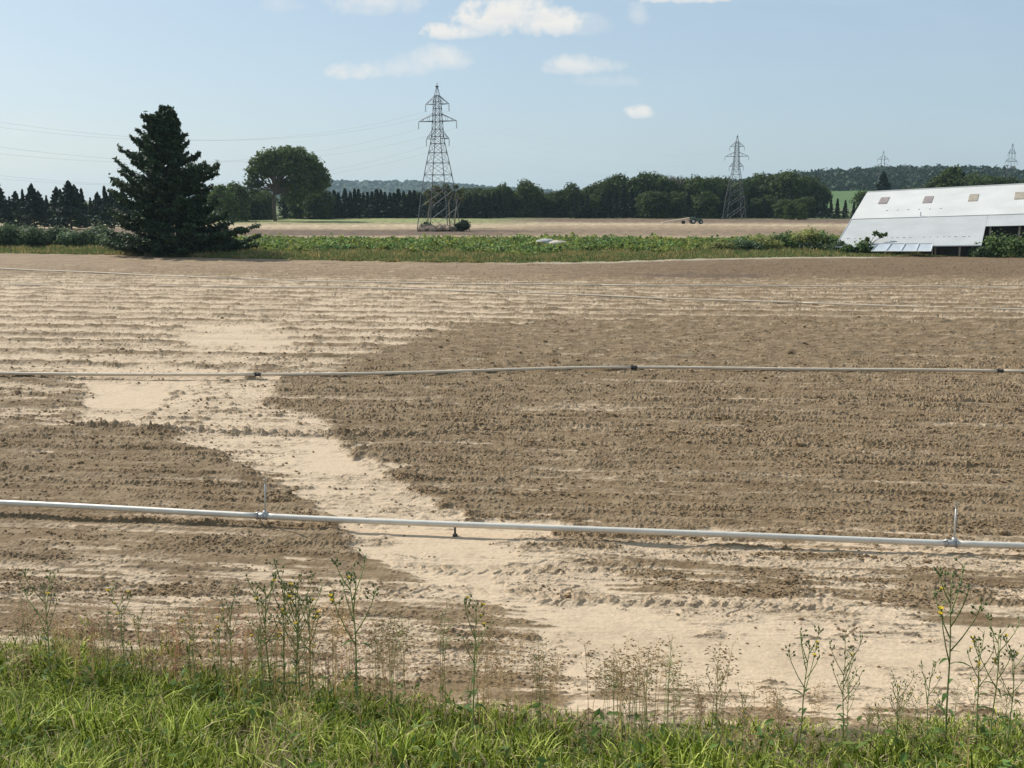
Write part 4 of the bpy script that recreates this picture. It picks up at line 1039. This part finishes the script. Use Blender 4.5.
def at_exact(px, xx, yy, zz, pxs):
    return Vector((float(np.interp(px, pxs, xx)), float(np.interp(px, pxs, yy)), float(np.interp(px, pxs, zz))))
m_alu_r = mat_basic('riser_tube', (.50,.50,.48), .5, .4, var=.1); m_brass = mat_basic('sprinkler_brass', (.50,.45,.36), .5, .5, var=.2)
irrigation([(-420,487),(-200,495.5),(0,503.3),(265,515.5),(455,524),(700,535),(955,543.2),(1024,545),(1250,551),(1450,556)], .046, .20, m_alu, [-390,262,951], [(265,.53,.03),(954,.53,-.01)], m_coup,
           'nearest bright aluminium irrigation pipe with two upright sprinkler risers', feet=(455,))
irrigation([(-420,371),(-200,371.5),(0,372.6),(130,374.5),(258,376.3),(400,372.5),(520,369),(634,366.8),(800,368.5),(1024,371.8),(1250,374),(1450,376)], .045, .14, m_alu_d, [-120,258,634,1000], [], m_dark,
           'second irrigation pipe from the front, lying dull and level across mid field')
irrigation([(-420,283.5),(0,284.8),(380,288),(520,292.5),(640,297.3),(757,301.9),(1024,309.8),(1400,321)], .045, .10, m_alu_d, [200,520,800], [], m_alu_d,
           'third irrigation pipe from the front, slanting thinly down to the right')
irrigation([(-420,250.5),(0,268.5),(237,279),(400,284),(560,285),(700,285.6),(1024,287),(1400,288.5)], .045, .10, m_alu_d, [240,600,900], [], m_alu_d,
           'farthest irrigation pipe, a thin line starting highest at the left edge')

# ------------------------------------------------------------------ loose clods
def clods():
    IV, IF = ico(1); n = 90000
    px = rng.uniform(-200, 1220, n*3); py = 318+(720-318)*rng.uniform(0, 1, n*3)**1.15
    Yv = CAMH/np.tan(PITCH+np.arctan((py-384)/1000)); Xv = (px-512)/1000*(Yv*cp+CAMH*sp_)
    ii = np.clip(np.searchsorted(G['ds'], Yv), 1, len(G['ds'])-1); jj = np.clip(np.rint((Xv/(np.maximum(Yv, 6)+3)+.78)/1.56*(G['NC']-1)).astype(int), 0, (G['NC']-1))
    S = G['S'][ii, jj]; pool = G['pool'][ii, jj]; Z = G['Z'][ii, jj]; cc = G['C'][ii, jj]
    pr = np.where(S < .6, .45, .14)*(1-.96*pool)+.55*(G['band'][ii, jj]*(S < .75))*(1-pool)+.4*G['edge'][ii, jj]
    pr = pr*G['rowm'][ii, jj]**1.5; clu = fbm(Xv/1.2, Yv/.6, 3, 610); pr = pr*np.clip(.55+clu*1.6, .04, 1.8)
    keep = np.where(rng.uniform(0, 1, n*3) < pr)[0][:n]
    Xv, Yv, Z, S = Xv[keep], Yv[keep], Z[keep], S[keep]; n = len(keep)
    r = (.007+.019*rng.uniform(0, 1, n)**3)*np.clip(Yv/15, .75, 1.5)
    big = rng.uniform(0, 1, n) < .006; r = np.where(big, r*1.9+.012, r)
    q = IV[None]*(1+rng.uniform(-.28, .28, (n, len(IV), 1)))*(r[:, None, None]*np.array([1.15, 1.0, .75]))
    q += np.stack([Xv, Yv, Z+r*.35], 1)[:, None, :]
    F = (IF[None]+(np.arange(n)*len(IV))[:, None, None]).reshape(-1, 3)
    T = np.array([.27, .185, .105])*rng.uniform(.75, 1.35, (n, 1)); T = np.repeat(T, len(IV), axis=0)
    o = link('soil_clods', np_mesh('soil_clods', q.reshape(-1, 3), F, T), None, G['soil']); tag(o, 'loose brown soil clods scattered over the field', 'soil clods', kind='stuff')
clods()

# ------------------------------------------------------------------ verge: grass, stalks and weeds
m_grass = mat_leaf('verge_grass', (1, 1, 1), .36, rough=.5, spec=.08)
def blades(n, X, Y, h, w, tint, lean, segs=4, name='grass'):
    an = rng.uniform(0, 2*math.pi, n); ld = rng.uniform(0, 2*math.pi, n); lx = np.cos(ld)*lean*h; ly = np.sin(ld)*lean*h; Z0 = base_h(X, Y)-.03
    rows = []; 
    for i in range(segs+1):
        t = i/segs; ww = w*(1-t**1.6)*.5+.0006; cx = X+lx*t*t; cy = Y+ly*t*t; cz = Z0+h*(t-.32*lean*t*t*t*1.4)
        rows.append(np.stack([cx-np.cos(an)*ww, cy-np.sin(an)*ww, cz], 1)); rows.append(np.stack([cx+np.cos(an)*ww, cy+np.sin(an)*ww, cz], 1))
    V = np.stack(rows, 1); k = 2*(segs+1)
    f = np.array([[2*i, 2*i+1, 2*i+3, 2*i+2] for i in range(segs)]); F = (f[None]+(np.arange(n)*k)[:, None, None]).reshape(-1, 4)
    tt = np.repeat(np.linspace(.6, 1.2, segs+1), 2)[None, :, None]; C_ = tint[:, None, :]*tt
    return V.reshape(-1, 3), F, C_.reshape(-1, 3)
def edge_line(px): return np.interp(px, [-600,0,100,200,300,400,500,600,700,800,900,1024,1700], [638,643,648,660,678,698,715,729,738,740,734,728,728])
def verge():
    n = 150000; Y = rng.uniform(3.8, 11.2, n); X = rng.uniform(-9, 9, n)
    PX, PY = proj(X, Y, base_h(X, Y)); inframe = (np.abs(PX-512) < 560) & (PY < 850)
    dn = np.where(inframe, 1.0, .28); e = PY-edge_line(PX)+22*fbm(X/.9, Y/.9, 3, 700); dn = dn*sstep(-16, 14, e)
    keep = rng.uniform(0, 1, n) < dn*.95; X, Y, PX, PY = X[keep], Y[keep], PX[keep], PY[keep]; n = len(X)
    e = PY-edge_line(PX)
    c1 = fbm(X/.8, Y/.8, 3, 710); c2 = fbm(X/.35, Y/.35, 3, 720)
    h = (.13+.17*np.clip(c1+.5, 0, 1.2)+.04*c2)*rng.uniform(.5, 1.25, n)*np.interp(PX, [-200, 0, 500, 1024, 1300], [1.4,1.38,1.0,.95,.95])*np.clip(.6+e/80, .6, 1.0)
    w = rng.uniform(.008, .020, n)*np.where(rng.uniform(0,1,n) < .12, 1.7, 1)
    g1 = np.array([.175,.225,.026]); g2 = np.array([.46,.50,.12]); g3 = np.array([.055,.08,.008]); dry = np.array([.52,.42,.24])
    m = rng.uniform(0, 1, (n, 1)); T = np.where(m < .42, g1, np.where(m < .68, g2, g3))*rng.uniform(.75, 1.3, (n, 1))
    T = T*(1+.5*c1[:, None])*(1+.35*c2[:, None])
    isd = rng.uniform(0, 1, n) < (.06+.30*np.exp(-((PX-282)/24)**2)*(PY > 660)+.12*(c2 > .4)+.10*(e < 14)); T = np.where(isd[:, None], dry*rng.uniform(.6, 1.15, (n, 1)), T)
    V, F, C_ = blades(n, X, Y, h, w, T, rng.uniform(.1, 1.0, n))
    o = link('grass', np_mesh('grass', V, F, C_), None, m_grass); tag(o, 'lush green verge grass on the road bank along the bottom of the photo', 'grass', kind='stuff')
    # low broad leaves between the grass
    n = 9000; Y = rng.uniform(4.5, 10.2, n); X = rng.uniform(-8, 8, n); PX, PY = proj(X, Y, base_h(X, Y)); k = PY > edge_line(PX)+6; X, Y = X[k], Y[k]
    cl = fbm(X/.6, Y/.6, 2, 740); k = cl > .05; X, Y = X[k], Y[k]; n = len(X)
    P = np.stack([X, Y, base_h(X, Y)+rng.uniform(.05, .28, n)], 1); V, F, C_ = leaf_quads(P, np.tile([0,0,1.],(n,1)), .035, tintv(n)*np.array([.14,.20,.05]), 2.2)
    o = link('ground_cover', np_mesh('ground_cover', V, F, C_), None, m_grass); tag(o, 'low broad leaved ground cover between the verge grass', 'ground cover', kind='stuff')
verge()

m_stalk_g = mat_leaf('green_stalk', (.32,.37,.15), .3, tint=False); m_stalk_b = mat_leaf('brown_stalk', (.66,.52,.32), .4, tint=False)
m_seed_b = mat_leaf('brown_seed_heads', (.50,.36,.21), .5, tint=False, var=.35); m_seed_r = mat_leaf('reddish_seed_heads', (.55,.32,.23), .5, tint=False, var=.35); m_seed_s = mat_leaf('straw_seed_heads', (.78,.62,.40), .5, tint=False, var=.3)
m_yel = mat_leaf('yellow_petals', (.75,.58,.05), .3, tint=False, var=.15); m_bud = mat_leaf('green_buds', (.20,.22,.09), .15, tint=False, var=.3); m_weedl = mat_leaf('weed_leaves', (.10,.17,.045), .4, tint=False, var=.25); m_lil = mat_leaf('lilac_petals', (.50,.38,.55), .3, tint=False, var=.15)
def spikelet(m, p, d, L_, w):
    d = Vector(d).normalized(); s = d.cross(Vector((random.uniform(-1,1), random.uniform(-1,1), .3))).normalized()*w; t = d.cross(s).normalized()*w
    q = [p, p+d*L_*.45+s, p+d*L_*.45+t, p+d*L_*.45-s, p+d*L_*.45-t, p+d*L_]; m.add(q, [(0,2,1),(0,3,2),(0,4,3),(0,1,4),(5,1,2),(5,2,3),(5,3,4),(5,4,1)])
def leafblade(m, p, d, L_, w, droop=.5):
    d = Vector(d).normalized(); s = d.cross(Vector((0,0,1))).normalized(); pts = []
    for i in range(5):
        t = i/4; c = p+d*L_*t-Vector((0,0,droop*L_*t*t)); ww = w*math.sin(math.pi*min(1, t*.85+.15))*.5; pts += [c-s*ww, c+s*ww+Vector((0,0,ww*.2))]
    m.add(pts, [(2*i,2*i+1,2*i+3,2*i+2) for i in range(4)])
def sow_thistle(h=1.0, branches=6, yellow=.35, bushy=1.0):
    """tall branching yellow composite; origin at its base"""
    root = empty('sow_thistle'); st = MB(); bd = MB(); fl = MB(); lf = MB()
    lean = Vector((random.uniform(-.05,.05), random.uniform(-.05,.05), 0)); pt = lambda t: Vector((lean.x*t*t*1.0+.008*math.sin(t*7), lean.y*t, h*.86*t))
    st.tube([pt(i/8) for i in range(9)], [.0068*(1-.55*i/8) for i in range(9)], 6)
    def head(p, d, big):
        d = Vector(d).normalized(); bd.ball(p, .0075, 6, (1,1,1.35))
        if big:
            for k in range(11):
                an = k*.571; u = Vector((math.cos(an), math.sin(an), .35)); spikelet(fl, p+d*.008, (u+d*.6), .021, .0045)
        else: spikelet(bd, p+d*.004, d, .016, .005)
    for i in range(branches):
        t = .52+.48*(i+.5)/branches; p = pt(t); an = i*2.4+random.uniform(-.3,.3); o = Vector((math.cos(an), math.sin(an), 0)); L_ = h*random.uniform(.20, .36)*(1.15-.6*(t-.5))*bushy
        q = p+o*L_*.34+Vector((0,0,L_*.62)); q2 = q+o*L_*.10+Vector((0,0,L_*.32)); st.tube([p, p.lerp(q,.5)+Vector((0,0,-.01)), q, q2], [.0042,.0036,.003,.0022], 5)
        for k in range(random.randint(3, 6)):
            e = Vector((random.uniform(-1,1), random.uniform(-1,1), random.uniform(.4,1.3))).normalized()*random.uniform(.02,.065); b = q.lerp(q2, random.random()); st.tube([b, b+e], [.002,.0017], 4); head(b+e, e, random.random() < yellow)
        if random.random() < .6: leafblade(lf, p, o+Vector((0,0,.5)), h*.07, .012)
    for k in range(4):
        e = Vector((random.uniform(-1,1), random.uniform(-1,1), 1.2)).normalized()*random.uniform(.04,.12); st.tube([pt(1), pt(1)+e], [.003,.0018], 4); head(pt(1)+e, e, random.random() < yellow)
    for k in range(9):
        t = random.uniform(.05, .6); an = k*2.4; leafblade(lf, pt(t), (math.cos(an), math.sin(an), .7), h*random.uniform(.08,.17), random.uniform(.012,.03), .6)
    st.build('stem', m_stalk_g, root, True); bd.build('blossoms', m_bud, root); lf.build('foliage', m_weedl, root)
    if fl.v: fl.build('blossoms', m_yel, root)
    return root
def panicle(h=.8, mat=None, stalk=None, dens=1.0, drop=1.0):
    """tuft of grass stalks that carry nodding seed heads"""
    root = empty('grass_tuft'); st = MB(); sd = MB()
    for s in range(random.randint(2, 4)):
        hh = h*random.uniform(.7, 1.0); an = random.uniform(0, 6.28); ln = random.uniform(.03, .16)*hh; bx = Vector((random.uniform(-.05,.05), random.uniform(-.05,.05), 0))
        pt = lambda t: bx+Vector((math.cos(an)*ln*t**2.2, math.sin(an)*ln*t**2.2, hh*t)); st.tube([pt(i/6) for i in range(7)], [.0027*(1-.6*i/6) for i in range(7)], 4)
        for k in range(int(15*dens)):
            t = random.uniform(.68, 1.0); p = pt(t); a2 = random.uniform(0, 6.28); L_ = random.uniform(.02, .075)*(1.4-t)*2; o = Vector((math.cos(a2), math.sin(a2), random.uniform(.2,.9)))*L_; q = p+o
            st.tube([p, q], [.0011,.0009], 3, False); spikelet(sd, q, Vector((o.x*3, o.y*3, -.05*drop*random.uniform(-.4,1))), random.uniform(.018,.034), .0052)
        if random.random() < .6: leafblade(st, pt(.3), (random.uniform(-1,1), random.uniform(-1,1), .8), .16, .008, .7)
    st.build('stem', stalk or m_stalk_b, root); sd.build('seed_sprays', mat or m_seed_b, root); return root
def dock(h=.7):
    root = empty('dock_plant'); st = MB(); sd = MB(); lf = MB()
    st.tube([(0,0,0),(.01,0,h*.5),(0,.01,h)], [.006,.005,.002], 5)
    for b in range(4):
        z0 = h*(.45+.1*b); an = b*2.1; e = Vector((math.cos(an)*.10, math.sin(an)*.10, .26*h*1.4)) if b else Vector((0,.01,h*.5)); p0 = Vector((0,0,z0)); 
        if b: st.tube([p0, p0+e], [.003,.0015], 4)
        for k in range(46):
            t = random.random(); p = p0+e*t; o = Vector((random.uniform(-1,1), random.uniform(-1,1), random.uniform(-.5,.5)))*.02; spikelet(sd, p+o*.6, o, random.uniform(.008,.015), .005)
    for k in range(5): leafblade(lf, Vector((0,0,.03+.05*k)), (math.cos(k*2.4), math.sin(k*2.4), .8), .2, .035, .6)
    st.build('stem', m_stalk_b, root); sd.build('seed_sprays', m_seed_r, root); lf.build('foliage', m_weedl, root); return root

def place(maker_list, used, px, base, top, label, group, natural, cat):
    """put a plant with its base at pixel (px, base) and its tip at row top"""
    p = on_ground(px, base); d = (p-Vector((0,0,CAMH))).length
    # height so that the tip reaches the row top
    a, fy, fz = ray(px, top); hgt = max(.15, CAMH+fz/fy*p.y-p.z)
    k = random.randrange(len(maker_list)); root = maker_list[k]; s = hgt/natural[k]
    rz = random.uniform(0, 6.28)
    if used.get(id(maker_list)) is None: used[id(maker_list)] = set()
    if k in used[id(maker_list)]: o = copy_thing(root, p, rz, (s,s,s))
    else: used[id(maker_list)].add(k); o = root; o.location = p; o.rotation_euler.z = rz; o.scale = (s,s,s)
    tag(o, label, cat, group); return o
used = {}
TH = [sow_thistle(1.0, 6, .14), sow_thistle(1.0, 7, .12, 1.25), sow_thistle(1.0, 5, .25, .9)]; THn = [1.04]*3
big_list = [
 (946,748,566,'tallest branching yellow flowered weed at the right, rising past the nearest pipe'),
 (990,750,618,'yellow flowered weed second from the right edge, behind the tallest one'),
 (976,748,634,'slim yellow topped weed close right of the tallest weed'),
 (1008,752,640,'yellow flowered weed nearest the right edge of the photo'),
 (798,752,626,'forked budding weed rising over bare sand left of the tallest weed'),
 (841,752,640,'thin budding weed just right of the forked one over bare sand'),
 (925,750,664,'short budding weed just left of the tallest weed'),
 (716,748,668,'short spindly brown budded weed right of centre above the grass edge'),
 (742,752,690,'low budding weed second right of centre above the grass edge'),
 (472,738,598,'lone pale budding weed rising in the middle of the verge'),
 (360,722,556,'tall yellow flowered weed left of centre reaching just under the nearest pipe'),
 (270,706,568,'leftmost of the cluster of tall green stalks left of centre'),
 (284,708,580,'second of the cluster of tall green stalks left of centre'),
 (298,708,572,'third of the cluster of tall green stalks left of centre'),
 (312,712,584,'rightmost of the cluster of tall green stalks left of centre'),
 (52,690,574,'tall thin weed with pale flower tops at the far left'),
 (128,690,588,'dark upright weed between the far left weed and the red seed heads'),
 (876,754,700,'small budding weed amid the grass between the thin weed and the tallest'),
]
for (px, b, t, lb) in big_list: place(TH, used, px, b, t, lb, None, THn, 'weed')
for i in range(9):
    px = random.uniform(60, 420); b = float(edge_line(px))+random.uniform(14, 50); place(TH, used, px, b, random.uniform(590, 640), 'slim budding green weed standing among the seeding tufts at the left of the verge', 'slim weeds among the seeding tufts at left', THn, 'weed')
for i in range(9):
    px = random.uniform(600, 1020); b = float(edge_line(px))+random.uniform(8, 26); place(TH, used, px, b, b-random.uniform(50, 85), 'short budding green weed at the grass edge in the right half of the verge', 'short weeds at the right grass edge', THn, 'weed')
DK = [dock(.7), dock(.7)]
for (px, b, t, lb) in ((95,696,596,'leftmost reddish brown dock spike at left'),(182,700,602,'reddish brown dock spike left of the green stalk cluster'),(178,700,626,'shorter reddish brown dock spike beside the taller one'),(248,705,620,'reddish dock spike just left of the green stalk cluster'),(330,716,630,'reddish dock spike just right of the green stalk cluster'),(700,752,672,'small reddish dock spike right of centre')):
    place(DK, used, px, b, t, lb, None, [.97,.97], 'weed')
PR = [panicle(.8, m_seed_r, m_stalk_b, .9), panicle(.8, m_seed_s, m_stalk_b, .9), panicle(.8, m_seed_r, m_stalk_g, .8)]
PB = [panicle(.8, m_seed_b, m_stalk_b, 1.4), panicle(.8, m_seed_b, m_stalk_g, 1.3), panicle(.8, m_seed_b, m_stalk_b, 1.8)]
for i in range(96):
    px = random.uniform(20, 360); b = float(edge_line(px))+random.uniform(8, 44); t = random.uniform(590, 655)
    place(PR, used, px, b, t, 'reddish or straw coloured seeding grass tuft in the crowded left part of the verge', 'seeding grass tufts at the left of the verge', [.82]*3, 'grass tuft')
for i in range(46):
    px = random.uniform(330, 770); b = float(edge_line(px))+random.uniform(4, 26); t = b-random.uniform(55, 120)
    place(PB, used, px, b, t, 'brown nodding seeding grass tuft standing before bare sand in the middle of the verge', 'seeding grass tufts in the middle of the verge', [.82]*3, 'grass tuft')
place(PB, used, 538, 742, 628, 'densest nodding brown seeding grass tuft right of centre over bare sand', None, [.82]*3, 'grass tuft')
place(PB, used, 652, 746, 636, 'single upright brown seeding grass tuft alone over bare sand right of centre', None, [.82]*3, 'grass tuft')
for i in range(16):
    px = random.uniform(770, 1040); b = float(edge_line(px))+random.uniform(4, 22); t = b-random.uniform(35, 75)
    place(PB, used, px, b, t, 'short brown seeding grass tuft among the yellow flowered weeds at right', 'seeding grass tufts at the right of the verge', [.82]*3, 'grass tuft')
for i in range(26):
    px = random.uniform(0, 1024); b = random.uniform(max(edge_line(px)+25, 715), 800); t = b-random.uniform(50, 85)
    place(PR, used, px, b, t, 'pale seeding grass tuft growing inside the green verge grass near the bottom edge', 'seeding grass tufts inside the verge', [.82]*3, 'grass tuft')

# ------------------------------------------------------------------ haze
def haze():
    m = bpy.data.materials.new('haze_air'); m.use_nodes = True; nt = m.node_tree; nt.nodes.clear()
    out = nt.nodes.new('ShaderNodeOutputMaterial'); v = nt.nodes.new('ShaderNodeVolumePrincipled')
    v.inputs['Color'].default_value = (.62,.84,1.0,1); v.inputs['Density'].default_value = .00010; v.inputs['Anisotropy'].default_value = .2
    nt.links.new(v.outputs[0], out.inputs['Volume'])
    b = MB(); b.box((0, 1500, 37.5), (7600, 4400, 79)); b.box; o = b.build('haze', m); tag(o, 'thin summer haze over the fields', 'haze', kind='stuff')
haze()
sc.cycles.volume_bounces = 1
